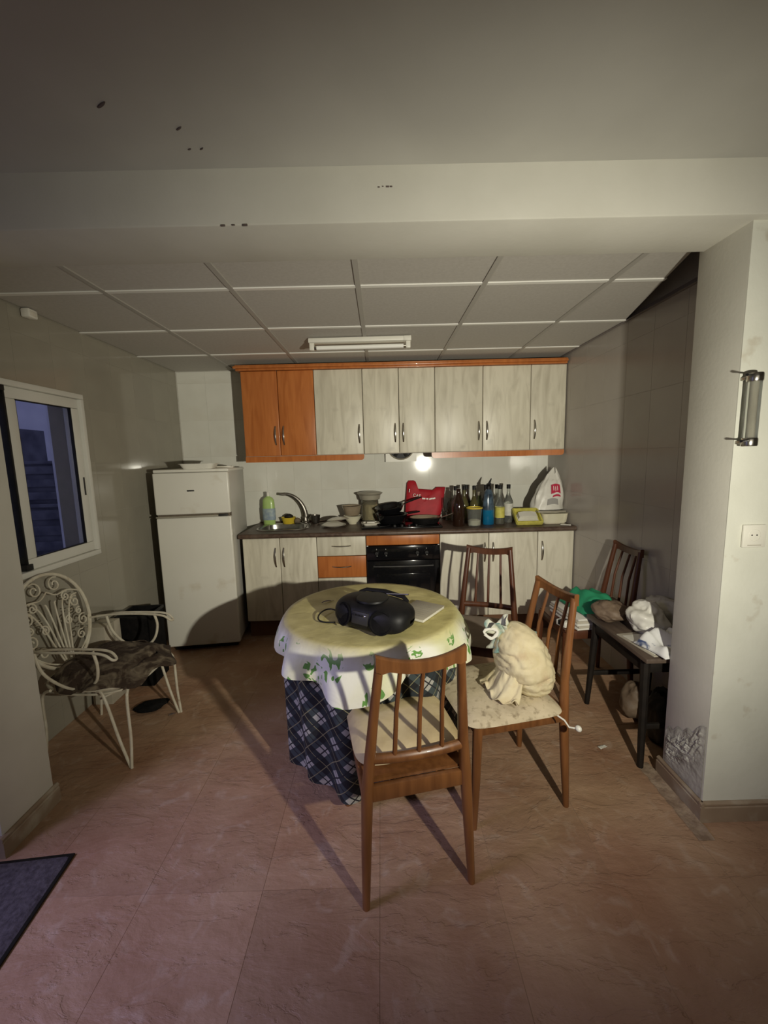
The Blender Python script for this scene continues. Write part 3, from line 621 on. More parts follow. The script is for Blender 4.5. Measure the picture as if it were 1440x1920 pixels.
unit('base_cabinet', 'whitewashed narrow base cabinet with one door at the right end', X0+2.4, .295, BY, D-.01, BZ0, BZ1, [(0, .295, 'l')], 'wood_white', hz=BH, side='dark_gap')
tag(MB().bb(X0, X0+2.68, BY+.06, BY+.08, .0, BZ0-.001).build('plinth', 'plinth', smooth=False), 'dark brown plinth board under the base cabinets', 'plinth')
# worktop with a cut-out for the sink
CZ = .890; CY = D-.60; SX0, SX1, SY0, SY1 = -1.045, -.665, 3.37, 3.70
ct = MB()
for (a, b, c, d) in ((X0-.018, SX0, CY, D-.003), (SX1, XR-.004, CY, D-.003), (SX0, SX1, CY, SY0), (SX0, SX1, SY1, D-.003)):
    ct.bb(a, b, c, d, CZ-.038, CZ)
ct.tube([(X0-.018, CY+.001, CZ-.019), (XR-.004, CY+.001, CZ-.019)], .019, 14)
ct.bb(X0-.018, XR-.004, D-.018, D-.003, CZ, CZ+.012, .003)
tag(ct.build('worktop', 'counter'), 'dark brown grainy worktop running over the base cabinets', 'worktop')
# sink
t = thing('sink', 'oval steel sink set into the left end of the worktop', 'sink', (-.855, 3.535, CZ))
def sup(k, n, a, b, e=.55):
    c, s = math.cos(2*PI*k/n), math.sin(2*PI*k/n); return (a*math.copysign(abs(c)**e, c), b*math.copysign(abs(s)**e, s))
n = 40; mb = MB(); rings = [(.225, .192, .002), (.222, .190, .008), (.200, .170, .007), (.188, .160, .0), (.18, .155, -.10), (.15, .13, -.145), (.03, .03, -.15)]
vs = []; fs = []
for a, b, z in rings:
    for k in range(n): x, y = sup(k, n, a, b); vs.append((x, y, z))
for r in range(len(rings)-1):
    for k in range(n): fs.append((r*n+k, r*n+(k+1) % n, (r+1)*n+(k+1) % n, (r+1)*n+k))
mb.faces(vs, fs).build('basin', 'steel', t)
MB().lathe([(0, .004), (.022, .004), (.032, .001), (.032, -.006)], 20).build('drain', 'chrome', t, loc=(0, 0, -.148))
# tap: broad curved spout
t = thing('tap', 'dark chrome tap with tall curved spout behind the sink', 'tap', (-.712, 3.757, CZ+.0005))
MB().lathe([(0, .0), (.034, 0), (.034, .012), (.027, .02), (.027, .05), (.022, .06), (0, .06)], 20).build('base', 'dull_metal', t)
pts = []; rr = []
for k in range(15):
    u = k/14; a = u*1.45; pts.append((.005-.20*(1-math.cos(a))*.95, -.02*u, .05+.225*math.sin(a))); rr.append(.026-.012*u)
MB().tube(pts, rr, 12, flat=.8).build('spout', 'dull_metal', t)
e = pts[-1]; MB().tube([e, (e[0]-.03, e[1]-.004, e[2]-.001), (e[0]-.062, e[1]-.008, e[2]+.003)], [.012, .0125, .012], 12).build('nozzle', 'dull_metal', t)
MB().tube([(.018, -.01, .05), (.045, -.03, .075), (.06, -.045, .08)], [.012, .010, .008], 10).build('lever', 'dull_metal', t)
# hob
t = thing('hob', 'flat black glass hob in the worktop above the oven', 'hob', (.165, 3.545, CZ+.0006))
MB().bb(-.335, .335, -.235, .235, 0, .012, .004).build('glass_plate', 'black_gloss', t)
for x, y, r in ((-.18, -.11, .085), (.15, -.11, .072), (-.18, .11, .072), (.15, .12, .09)):
    MB().lathe([(r, 0), (r, .0015), (r-.004, .0015), (r-.004, 0)], 28).build('cooking_zone', 'dark_grey', t, loc=(x, y, .012))
for k in range(4): MB().lathe([(0, .018), (.012, .017), (.015, 0)], 14).build('knob', 'black', t, loc=(-.06+.06*k, -.212, .012))

# ------------------------------------------------------------------ refrigerator
t = thing('refrigerator', 'white two-door refrigerator with worn lower door beside the sink cabinet', 'refrigerator', (-1.6875, 3.0262, 0), .1207)
FW, FH = .5386, 1.4236
MB().bb(.004, FW-.004, .056, .58, .045, FH-.004, .008).build('body', 'fridge_side', t)
MB().bb(.0, FW, .02, .585, FH-.022, FH, .006).build('top_plate', 'white_enamel', t)
d1 = MB().bb(0, FW, 0, .050, 1.086, FH-.024, .010, 3).build('freezer_door', 'white_enamel', t)
d2 = MB().bb(0, FW, 0, .050, .045, 1.062, .010, 3).build('lower_door', 'white_enamel', t)
MB().bb(.01, FW-.01, .012, .055, 1.063, 1.085).build('gap', 'gasket', t, smooth=False)
MB().bb(.006, FW-.006, .046, .058, .05, FH-.03).build('gasket', 'gasket', t, smooth=False)
MB().bb(.003, FW-.09, -.012, .010, 1.064, 1.076, .004).build('handle', 'tan_lid', d2)
MB().bb(FW-.085, FW-.02, -.008, .012, 1.066, 1.080, .003).build('handle_end', 'dark_grey', d2)
MB().bb(-.026, .026, -.003, .004, -.0055, .0055, .002).build('badge', 'dark_grey', d1, loc=(.262, 0, 1.264))
MB().bb(.03, FW-.03, .05, .07, .0, .05).build('kick_plate', 'black', t, smooth=False)
for x in (.05, FW-.05):
    for y in (.10, .53): MB().lathe([(0, 0), (.02, 0), (.02, .05), (0, .05)], 10).build('foot', 'black', t, loc=(x, y, 0))
# on the refrigerator
t = thing('plastic_tray', 'white plastic tray on top of the refrigerator', 'tray', (-1.395, 3.17, FH+.0005), .12)
def tray(parent, a, b, h, fl, mat, name='tray'):
    n = 36; vs = []; fs = []
    R = [(0.02, 0.02, .003), (a*.8, b*.8, .003), (a*.84, b*.84, .006), (a, b, h), (a+fl, b+fl, h), (a+fl, b+fl, h-.003), (a+.002, b+.002, h-.004), (a*.86, b*.86, .0), (.02, .02, 0)]
    for p, q, z in R:
        for k in range(n): x, y = sup(k, n, p, q, .4); vs.append((x, y, z))
    for r in range(len(R)-1):
        for k in range(n): fs.append((r*n+k, r*n+(k+1) % n, (r+1)*n+(k+1) % n, (r+1)*n+k))
    return MB().faces(vs, fs).build(name, mat, parent)
tray(t, .125, .09, .040, .012, 'white_plastic')
t = thing('box_lid', 'thin white lid lying behind the tray on the refrigerator', 'lid', (-1.36, 3.40, FH+.0005), .3)
MB().bb(-.14, .14, -.10, .10, 0, .010, .004).build('lid', 'ceramic', t); MB().bb(-.12, .12, -.08, .08, .009, .014, .002).build('raised_panel', 'ceramic', t)

# ------------------------------------------------------------------ things on the worktop
def bottle(name, label, x, y, prof, mat, cap=None, capmat='black', lab=None, labmat='label_white', z=CZ, group='bottles on the worktop', cat='bottle', liquid=None, sx=1, sy=1):
    t = thing(name, label, cat, (x, y, z+.0005), random.uniform(-.3, .3), group)
    MB().lathe(prof, 24, sx=sx, sy=sy).build('body', mat, t)
    if cap: MB().lathe([(0, cap[1])] + [(cap[2], cap[1])] + [(cap[2]-.001, cap[1]+.004), (cap[2], cap[0]-.003), (cap[2]-.002, cap[0]), (0, cap[0])], 16).build('cap', capmat, t)
    if lab: MB().lathe([(lab[0]-.0005, lab[1]), (lab[0]+.0012, lab[1]+.001), (lab[0]+.0012, lab[2]-.001), (lab[0]-.0005, lab[2])], 24, sx=sx, sy=sy).build('label', labmat, t)
    if liquid: MB().lathe([(0, .005), (liquid[0], .005), (liquid[0], liquid[1]), (0, liquid[1])], 20, sx=sx, sy=sy).build('liquid', liquid[2], t)
    return t
def bp(r, h, sh, rn, hn):   # bottle profile: radius, total, shoulder start, neck radius, neck start
    return [(0, 0), (r*.9, 0), (r, .006), (r, sh), (r*.93, sh+.25*(hn-sh)), (r*.62, sh+.65*(hn-sh)), (rn*1.1, hn), (rn, hn+.01), (rn, h), (0, h)]
# soap
t = bottle('dish_soap_bottle', 'green dish soap bottle with white cap at the left end of the worktop', -1.03, 3.70,
   [(0, 0), (.048, 0), (.052, .006), (.056, .10), (.053, .19), (.050, .225), (.036, .248), (.016, .258), (.015, .265), (0, .265)], 'soap_green', (.300, .262, .014), 'white_plastic', group=None, sx=1.05, sy=.6)
MB().lathe([(.0558, .045), (.0572, .046), (.0576, .15), (.0562, .151)], 24, sx=1.05, sy=.6).build('label', 'label_blue', t)
# yellow bowl with a scourer
t = thing('sponge_bowl', 'small yellow plastic bowl behind the sink', 'bowl', (-.862, 3.732, CZ+.0005))
MB().lathe([(0, 0), (.046, 0), (.052, .01), (.064, .055), (.068, .058), (.064, .061), (.060, .056), (.048, .012), (0, .010)], 28).build('bowl', 'yellow', t)
t = thing('scourer', 'dark brown scourer pad resting in the yellow bowl', 'scourer', (-.859, 3.732, CZ+.052))
MB().grid(lambda u, v: ((.040+.006*N(u*6, v*6))*math.cos(2*PI*u)*math.sin(PI*v), .030*math.sin(2*PI*u)*math.sin(PI*v), .016-.022*math.cos(PI*v)*(1+.3*N(u*5, v*4, 2))), 18, 10).build('pad', 'bench_dark', t)
t = thing('steel_wool', 'brownish ball of steel wool on the sink edge by the tap', 'scourer', (-.775, 3.705, CZ+.004))
MB().grid(lambda u, v: ((.030+.008*N(u*9, v*9))*math.cos(2*PI*u)*math.sin(PI*v), .028*math.sin(2*PI*u)*math.sin(PI*v), .026-.026*math.cos(PI*v)*(1+.3*N(u*8, v*8, 2))), 18, 10).build('wool', 'gasket', t)
# cup
t = thing('metal_cup', 'small grey metal cup right of the tap', 'cup', (-.612, 3.72, CZ+.0005))
MB().lathe([(0, 0), (.032, 0), (.036, .01), (.044, .072), (.046, .075), (.042, .074), (.034, .012), (0, .008)], 24).build('cup', 'dull_metal', t)
# plates
def plate(label, x, y, z, r, tilt=0, az=0, mat='ceramic'):
    t = thing('plate', label, 'plate', (x, y, z), 0, 'plates on the worktop'); t.rotation_euler = Euler((tilt, 0, az), 'XYZ')
    MB().lathe([(0, .004), (r*.55, .004), (r*.62, .008), (r, .020), (r+.002, .018), (r*.64, .003), (r*.55, 0), (0, 0)], 36).build('plate', mat, t)
    return t
plate('white plate lying lowest in the small stack left of the bowls', -.42, 3.50, CZ+.0005, .105)
plate('white plate lying upside down on top of the small stack', -.424, 3.505, CZ+.040, .098, tilt=PI)
plate('white plate tilted against the right side of the small stack', -.382, 3.49, CZ+.082, .095, tilt=PI-.22, az=.4)
t = thing('fork', 'metal fork lying across behind the small plate stack', 'fork', (-.50, 3.64, CZ+.022), .25)
MB().tube([(-.09, 0, -.016), (0, 0, .0), (.05, 0, .012)], [.005, .0035, .003], 8, flat=.5).build('shaft', 'chrome', t)
for k in range(4): MB().tube([(.05, 0, .012), (.062, -.010+.0067*k, .012), (.095, -.010+.0067*k, .018)], .0016, 6).build('tine', 'chrome', t)
# bowls
t = thing('white_bowl', 'small cream bowl under the smoky brown bowl', 'bowl', (-.262, 3.62, CZ+.0005))
MB().lathe([(0, 0), (.036, 0), (.040, .008), (.066, .045), (.080, .074), (.084, .077), (.078, .076), (.062, .046), (.038, .012), (0, .009)], 32).build('bowl', 'ceramic_yel', t)
t = thing('brown_bowl', 'smoky brown glass bowl stacked on the cream bowl', 'bowl', (-.266, 3.62, CZ+.079))
MB().lathe([(0, 0), (.058, 0), (.064, .006), (.080, .06), (.088, .085), (.091, .088), (.086, .087), (.076, .058), (.060, .010), (0, .006)], 32).build('bowl', 'amber_bowl', t)
# jar
t = thing('storage_jar', 'tall clear jar with wide tan lid behind the pan', 'jar', (-.105, 3.705, CZ+.0149))
MB().lathe([(0, 0), (.072, 0), (.078, .008), (.078, .19), (.074, .195), (.071, .19), (.071, .012), (0, .008)], 32).build('body', 'glass_smoke', t)
MB().lathe([(0, .009), (.068, .009), (.068, .15), (.05, .158), (0, .156)], 28).build('contents', 'powder', t)
MB().lathe([(.070, .19), (.088, .195), (.092, .205), (.098, .235), (.116, .250), (.117, .256), (.10, .262), (.06, .268), (0, .270)], 36).build('lid', 'tan_lid', t)
# small white dishes in front of the jar
t = thing('square_dish', 'small white square dish in front of the storage jar', 'dish', (-.100, 3.450, CZ+.0149), .1)
tray(t, .062, .05, .022, .016, 'ceramic', 'dish')
t = thing('soap_bar', 'white block lying on the small square dish', 'soap', (-.095, 3.460, CZ+.0213))
MB().bb(-.035, .035, -.022, .022, 0, .022, .007).build('block', 'white_plastic', t)
# pans
t = thing('black_pan', 'deep black pan standing on the hob under a second black pan', 'pan', (.085, 3.535, CZ+.0149), .35)
MB().lathe([(0, 0), (.100, 0), (.108, .006), (.140, .075), (.146, .078), (.140, .082), (.134, .076), (.103, .010), (0, .008)], 36).build('bowl', 'black_gloss', t)
MB().tube([(.138, 0, .066), (.17, 0, .072), (.22, 0, .078), (.27, 0, .082)], [.011, .012, .014, .012], 10, flat=.6).build('handle', 'black', t)
t = thing('black_pan', 'second black pan tilted on top of the deep one, handle over the red bag', 'pan', (.075, 3.545, CZ+.110), .30); t.rotation_euler = (.05, -.16, .30)
MB().lathe([(0, 0), (.095, 0), (.103, .006), (.128, .050), (.133, .052), (.128, .056), (.121, .050), (.098, .010), (0, .008)], 36).build('bowl', 'black_gloss', t)
MB().tube([(.126, 0, .044), (.18, 0, .052), (.25, 0, .062), (.31, 0, .068)], [.010, .011, .013, .011], 10, flat=.6).build('handle', 'black', t)
t = thing('frying_pan', 'shallow grey frying pan on the hob below the red bag', 'pan', (.375, 3.50, CZ+.0149), -.25)
MB().lathe([(0, 0), (.108, 0), (.114, .005), (.134, .045), (.139, .047), (.134, .051), (.128, .046), (.109, .009), (0, .007)], 36).build('bowl', 'black', t)
MB().lathe([(0, .0075), (.108, .0095), (.128, .0465), (.131, .050)], 36).build('inside', 'amber_bowl', t)
MB().tube([(.132, 0, .042), (.17, .01, .055), (.255, .03, .085)], [.008, .007, .006], 8, flat=.6).build('handle', 'chrome', t)
# red bag
t = thing('red_bag', 'red cloth bag with white lettering leaning on the tiled wall', 'bag', (.388, 3.735, CZ+.0149), -.05)
outl = [(-.175, 0), (.150, 0), (.185, .155), (.205, .285), (.125, .287), (.095, .262), (.02, .268), (-.055, .275), (-.068, .340), (-.085, .352), (-.13, .352), (-.150, .33)]
def red_front(u, v):  # flattened bag, a little bulging
    return None
mb = MB(); n = len(outl)
cx_, cz_ = 0.0, .15
vs = []
for s in (-1, 1):
    for f in (1.0, .96, .72, .40, .02):
        for (x, z) in outl:
            px, pz_ = cx_+(x-cx_)*f, cz_+(z-cz_)*f
            lean = .06*(pz_/.35)
            vs.append((px, lean - .004 + s*(.0 if f == 1 else .012+.020*(1-f)+.006*N(px*12, pz_*12, s)), pz_))
fs = []
for h in range(2):
    for r in range(4):
        for k in range(n):
            a = h*5*n+r*n; fs.append((a+k, a+(k+1) % n, a+n+(k+1) % n, a+n+k))
    fs.append([h*5*n+4*n+k for k in range(n)])
mb.faces(vs, fs).build('bag', 'red_cloth', t, weld=True, angle=60)
text('lettering', 'CAE', .040, 'white_print', t, (-.062, -.012, .214), (PI/2-.17, .16, 0))
for k, (x, z, wd) in enumerate(((.002, .186, .030), (.034, .183, .018), (.066, .182, .030), (.095, .186, .026))):
    MB().box((0, 0, 0), (wd, .001, .013), 0, rot=(0, -.22 if k > 1 else .1, 0)).build('lettering', 'white_print', t, loc=(x, -.0315+.028*z/.2, z))
MB().box((0, 0, 0), (.006, .001, .030), 0, rot=(0, .15, 0)).build('lettering', 'white_print', t, loc=(-.128, -.008, .262))
# goblet
t = thing('wine_glass', 'small clear goblet standing by the red bag', 'glass', (.590, 3.70, CZ+.0005))
MB().lathe([(0, .004), (.030, .003), (.031, 0), (.030, 0)] + [(.006, .008), (.005, .065), (.020, .08), (.033, .11), (.035, .16), (.032, .205), (.0305, .205), (.033, .16), (.031, .112), (.018, .084), (0, .078)], 24).build('glass', 'glass', t)
# front bottles
bottle('beer_bottle', 'dark brown litre bottle standing in front of the clear bottles', .643, 3.37, [(0, 0), (.046, 0), (.050, .006), (.050, .15), (.047, .185), (.036, .225), (.020, .27), (.015, .295), (.016, .298), (.016, .312), (0, .312)], 'brown_glass')
t = thing('measuring_beaker', 'clear plastic beaker with yellow rim and white powder in it', 'beaker', (.772, 3.36, CZ+.0005))
MB().lathe([(0, 0), (.050, 0), (.053, .006), (.063, .148), (.061, .148), (.051, .008), (0, .005)], 28).build('body', 'clear_bottle', t)
MB().lathe([(0, .0055), (.050, .0085), (.054, .050), (.03, .058), (0, .060)], 24).build('powder', 'powder', t)
MB().lathe([(.0635, .144), (.068, .147), (.068, .155), (.060, .156), (.0595, .150), (.0635, .144)], 28).build('rim', 'yellow', t)
t = thing('window_cleaner_bottle', 'clear spray bottle of blue liquid with black trigger', 'spray bottle', (.902, 3.41, CZ+.0005), .1)
MB().lathe([(0, 0), (.044, 0), (.049, .006), (.050, .12), (.050, .125)], 24, sy=.75).build('liquid', 'blue_liquid', t)
MB().lathe([(.0499, .125), (.049, .16), (.042, .215), (.036, .265), (.022, .30), (.018, .305), (0, .305)], 24, sy=.75).build('body', 'blue_clear', t)
MB().lathe([(.022, .298), (.022, .322), (.014, .326), (0, .326)], 16).build('collar', 'black', t)
MB().tube([(0, .02, .335), (0, -.01, .338), (0, -.045, .345)], [.013, .012, .008], 8).build('nozzle', 'black', t)
MB().tube([(.004, 0, .325), (.006, 0, .35), (.016, 0, .372), (.024, 0, .388)], [.014, .011, .007, .004], 8).build('trigger', 'black', t)
bottle('gin_bottle', 'clear bottle with yellow label beside the blue spray bottle', 1.003, 3.425, bp(.040, .30, .15, .014, .225), 'clear_bottle', (.330, .296, .016), 'black', (.040, .055, .145), 'label_yellow', liquid=(.037, .05, 'olive_glass'))
bottle('vodka_bottle', 'clear bottle with white label and dark cap by the yellow tray', 1.100, 3.505, bp(.040, .295, .17, .014, .245), 'clear_bottle', (.328, .292, .017), 'black', (.040, .06, .165), 'label_white')
bottle('green_bottle', 'green jar-like bottle with pale cap behind the beaker', .876, 3.612, bp(.042, .235, .15, .017, .20), 'green_glass', (.262, .23, .021), 'tan_lid')
bottle('oil_bottle', 'olive glass bottle with black cap, left of the two behind the beaker', .728, 3.56, bp(.040, .29, .15, .014, .225), 'olive_glass', (.322, .286, .016), 'black')
bottle('oil_bottle', 'olive glass bottle with black cap, right of the two behind the beaker', .812, 3.55, bp(.038, .29, .15, .014, .225), 'olive_glass', (.322, .286, .016), 'black')
bottle('spirit_bottle', 'clear bottle with dark cap directly behind the brown litre bottle', .668, 3.640, bp(.043, .28, .16, .015, .23), 'clear_bottle', (.315, .276, .019), 'black')
bottle('spirit_bottle', 'squat clear decanter with pointed stopper behind the goblet', .650, 3.755, [(0, 0), (.043, 0), (.046, .006), (.048, .10), (.040, .15), (.018, .175), (.014, .19), (.018, .196), (0, .196)], 'glass_smoke', (.262, .192, .011), 'tan_lid')
bottle('spirit_bottle', 'brown spirit bottle with dark cap between decanter and olive bottles', .775, 3.70, bp(.042, .285, .17, .015, .235), 'brown_glass', (.32, .28, .018), 'black')
bottle('spirit_bottle', 'dark bottle with black cap at the back behind the blue spray bottle', .947, 3.678, bp(.040, .285, .17, .015, .235), 'brown_glass', (.318, .28, .016), 'black')
bottle('spirit_bottle', 'clear back bottle with dark cap behind the yellow-label bottle', 1.030, 3.62, bp(.038, .29, .17, .014, .24), 'clear_bottle', (.322, .286, .016), 'black')
# yellow tray with odds
t = thing('food_tray', 'pale yellow open tray tipped toward the room, white carton in it', 'tray', (1.220, 3.385, CZ+.050), -.03); t.rotation_euler = (.55, 0, -.03)
A = .103; B = .085
mb = MB().bb(-A, A, -B, B, 0, .004)
for (x, y, sx_, sy_) in ((0, -B, A, .007), (0, B, A, .007), (-A, 0, .007, B), (A, 0, .007, B)):
    mb.box((x, y, .018), (sx_*2, sy_*2, .036), .003)
mb.build('tray', 'label_yellow', t)
MB().bb(-.085, .085, -.06, .03, .004, .012, .003).build('liner', 'paper', t)
t = thing('egg_carton', 'white folded carton lying in the pale yellow tray', 'carton', (1.220, 3.374, CZ+.062), -.03); t.rotation_euler = (.55, 0, -.03)
MB().prism([(-.078, 0), (.078, 0), (.072, .028), (.03, .036), (-.03, .036), (-.074, .026)], -.03, .03).build('carton', 'paper', t)
t = thing('black_bag', 'crumpled black plastic bag behind the pale yellow tray', 'bag', (1.235, 3.63, CZ+.001))
MB().grid(lambda u, v: ((.11+.02*N(u*6, v*5))*math.cos(2*PI*u)*math.sin(PI*v), (.07+.015*N(u*5, v*6, 3))*math.sin(2*PI*u)*math.sin(PI*v), .048+max(-.045, -.045*math.cos(PI*v)*(1+.35*N(u*6, v*5, 7)))), 24, 14).build('bag', 'black', t)
# white box, its dark lid, the white carrier bag on it
t = thing('white_container', 'white plastic food container at the right end of the worktop', 'container', (1.447, 3.44, CZ+.0005), .0)
def rbox(parent, a, b, h, mat, name, taper=.92, z0=0):
    n = 40; vs = []; fs = []
    R = [(.01, .01, z0), (a*taper-.012, b*taper-.012, z0), (a*taper, b*taper, z0+.014), (a, b, z0+h-.004), (a+.004, b+.004, z0+h), (a-.004, b-.004, z0+h), (a*taper-.008, b*taper-.008, z0+.018), (.01, .01, z0+.012)]
    for p, q, z in R:
        for k in range(n): x, y = sup(k, n, p, q, .32); vs.append((x, y, z))
    for r in range(len(R)-1):
        for k in range(n): fs.append((r*n+k, r*n+(k+1) % n, (r+1)*n+(k+1) % n, (r+1)*n+k))
    return MB().faces(vs, fs).build(name, mat, parent)
rbox(t, .110, .11, .088, 'cream', 'tub')
t = thing('dark_tray', 'dark tray lying across the white food container', 'tray', (1.432, 3.475, CZ+.0895), .03)
MB().bb(-.12, .12, -.09, .09, 0, .016, .006).build('tray', 'tan_lid', t); MB().bb(-.10, .10, -.07, .07, .015, .019, .002).build('inset', 'bench_dark', t)
t = thing('carrier_bag', 'white plastic carrier bag with red print on the dark tray', 'bag', (1.425, 3.49, CZ+.1095), .05)
def cbag(u, v):
    a = 2*PI*u; h = v
    wx = .128*(1-.25*h)*(1-h**3.2)+.008; wy = .070*(1-h**2.4)+.006
    rid = 1+.10*N(3*math.cos(a), 3*math.sin(a), h*4)+.08*h*math.sin(9*a+3*h)
    xx = wx*math.copysign(abs(math.cos(a))**.8, math.cos(a))*rid; yy = wy*math.copysign(abs(math.sin(a))**.8, math.sin(a))*rid
    top = .355*h + .03*h*math.sin(2*a+1.2)*(1 if h > .8 else .3)
    return (xx+.045*h**1.5+.02*h, yy, top*(.93)+.0)
mb = MB().grid(cbag, 44, 26, wrap_u=True); mb.lathe([(0, .0005), (.12, .0008)], 20, sy=.5)
mb.build('bag', 'plastic_bag', t, angle=60)
def patch(cx, cz, w, h, name, mat, off=.003):
    def f(u, v):
        x = cx+(u-.5)*w*(1-.12*v); z = cz+(v-.5)*h+.01*math.sin(u*3)
        hh = min(.98, z/.335); y = -(.070*(1-hh**2.4)+.006)*1.04
        xr = (x-.045*hh**1.5-.02*hh)/(.128*(1-.25*hh)*(1-hh**3.2)+.008)
        y *= max(0, 1-abs(xr)**2.4)**.42
        return (x, y-off-.004, z)
    return MB().grid(f, 8, 6).build(name, mat, t)
patch(.048, .172, .086, .075, 'red_logo', 'red_print'); patch(.054, .114, .075, .016, 'red_stripe', 'red_print')
patch(.054, .136, .06, .006, 'white_stripe', 'white_print', .0045); patch(.02, .065, .10, .05, 'grey_print', 'grey_print', .001)
for k, (x, z) in enumerate(((.028, .176), (.045, .172), (.062, .176))): patch(x, z, .006, .036, 'logo_stroke', 'white_print', .0045)
t = thing('glass_sheet', 'small glass sheet with white edge at the right end of the worktop', 'glass sheet', (1.515, 3.30, CZ+.001), -.5)
MB().bb(-.04, .04, -.03, .03, 0, .004).build('sheet', 'glass_smoke', t, smooth=False); MB().bb(-.04, .04, -.034, -.030, 0, .006, .001).build('edge', 'white_plastic', t)

# ------------------------------------------------------------------ fluorescent lamp
t = thing('ceiling_lamp', 'fluorescent tube lamp, unlit, on the panelled ceiling', 'lamp', (-.118, 2.88, ZC-.003), -.02)
MB().bb(-.345, .345, -.032, .032, -.030, 0, .005).build('base', 'white_plastic', t)
for x in (-.325, .325): MB().bb(x-.016, x+.016, -.018, .018, -.075, -.026, .005).build('socket', 'white_plastic', t)
MB().tube([(-.305, 0, -.058), (-.297, 0, -.058), (.297, 0, -.058), (.305, 0, -.058)], .014, 14).build('tube', 'tube_lamp', t)
for x in (-.302, .302): MB().tube([(x-.008, 0, -.058), (x+.008, 0, -.058)], .0148, 14).build('tube_cap', 'chrome', t)
MB().bb(.295, .345, -.036, .036, -.032, -.001, .003).build('end_cap', 'white_plastic', t)

# ------------------------------------------------------------------ right front wall: holder and socket
t = thing('wall_holder', 'upright clear tube with chrome end brackets on the right front wall', 'wall lamp', (1.272, 1.447, 1.605))
MB().lathe([(.020, -.105), (.021, -.105), (.021, .105), (.020, .105)], 20).build('glass_tube', 'clear_bottle', t, loc=(0, -.035, 0))
MB().tube([(0, -.035, -.10), (0, -.035, .10)], .009, 10).build('rod', 'card', t)
for z in (-.108, .108):
    c = MB().lathe([(0, -.014), (.022, -.014), (.0235, -.010), (.0235, .010), (.022, .014), (0, .014)], 20).build('bracket', 'chrome', t, loc=(0, -.035, z))
    MB().bb(-.02, .02, .012, .036, -.006, .006, .002).build('foot', 'chrome', c)
    MB().tube([(-.015, -.012, .006), (-.05, -.030, .004), (-.058, -.034, .003)], [.003, .003, .0045], 8).build('arm', 'black', c)
t = thing('wall_socket', 'white square power socket on the right front wall', 'socket', (1.348, 1.4475, 1.160))
MB().bb(-.042, .042, -.010, 0, -.042, .042, .004).build('plate', 'white_plastic', t)
MB().lathe([(.021, .011), (.023, .009), (.019, .0085), (.018, .001), (0, .001)], 24).xf(Matrix.Rotation(PI/2, 4, 'X')).build('well', 'white_plastic', t, loc=(-.002, 0, .004))
for x in (-.009, .009): MB().tube([(x-.002, -.004, .004), (x-.002, -.0105, .004)], .0028, 8).build('pin_hole', 'black', t)
MB().bb(-.025, .025, -.0112, -.0095, -.034, -.032).build('seam', 'tan_lid', t)

# ================================================================== dining table with two cloths
TC = Vector((-.065, 1.885)); TR = .398; TZ = .745
t = thing('round_table', 'round dining table hidden under a floral cloth', 'table', (TC.x, TC.y, 0))
MB().lathe([(0, TZ), (TR-.004, TZ), (TR, TZ-.006), (TR, TZ-.02), (TR-.006, TZ-.025), (0, TZ-.025)], 48).build('tabletop', 'chair_wood', t)
for k in range(4):
    a = PI/4+k*PI/2; x, y = .27*math.cos(a), .27*math.sin(a); MB().tube([(x, y, 0), (x*.95, y*.95, TZ-.026)], [.014, .022], 10).build('leg', 'chair_dark', t)
# plaid under-cloth to the floor on the left, deep folds
def skirt(u, v):
    a = 2*PI*u
    f = .5*math.sin(13*a+.6)+.35*math.sin(7*a+1.9)+.2*N(4*math.cos(a), 4*math.sin(a), 5)
    if v < .15: r = (TR+.0035)*(v/.15); return (TC.x+r*math.cos(a), TC.y+r*math.sin(a), TZ+.002)
    h = (v-.15)/.85
    r = TR+.0045-h*(.022+.035*max(0, -math.sin(a)))+min(1, h*3)*.040*(f+.55)*(.45+.55*h)
    return (TC.x+r*math.cos(a), TC.y+r*math.sin(a), TZ+.002-h*(TZ-.035-.05*max(0, -math.sin(a))+.018*math.sin(3*a+.5)))
tag(MB().grid(skirt, 220, 40, wrap_u=True, uvf=lambda u, v: (u*2.6, v*.85)).build('table_skirt', 'plaid', weld=True, angle=70), 'dark plaid under-cloth hanging to the floor around the table', 'tablecloth')
def cloth(u, v):
    a = 2*PI*u
    if v < .5:
        r = (TR+.004)*(v/.5); return (TC.x+r*math.cos(a), TC.y+r*math.sin(a), TZ+.0065+.0030*(1+N(r*math.cos(a)*9, r*math.sin(a)*16, 2))*min(1, (TR-r)*20+.2))
    h = (v-.5)/.5
    drop = .150+.045*math.cos(4*a+.9)+.018*math.sin(7*a)
    f = .55*math.sin(13*a+.4)+.45*math.sin(8*a+2.0)+.6*N(5*math.cos(a), 5*math.sin(a), 1)
    r = TR+.010+.085*math.sin(min(1, h*1.0)*PI/2)*.62+.034*h*f+.014*h*math.cos(4*a+.9)
    return (TC.x+r*math.cos(a), TC.y+r*math.sin(a), TZ+.007-.004*(1-(1-h)**2)-drop*(h**1.15))
def cloth_uv(u, v):
    a = 2*PI*u; r = TR*(v/.5) if v < .5 else TR+(v-.5)/.5*.16
    return (r*math.cos(a), r*math.sin(a))
tag(MB().grid(cloth, 200, 44, wrap_u=True, uvf=cloth_uv).build('tablecloth', 'floral', weld=True, angle=80), 'yellowed floral tablecloth with green leaf sprigs on the round table', 'tablecloth')
TT = TZ+.0125
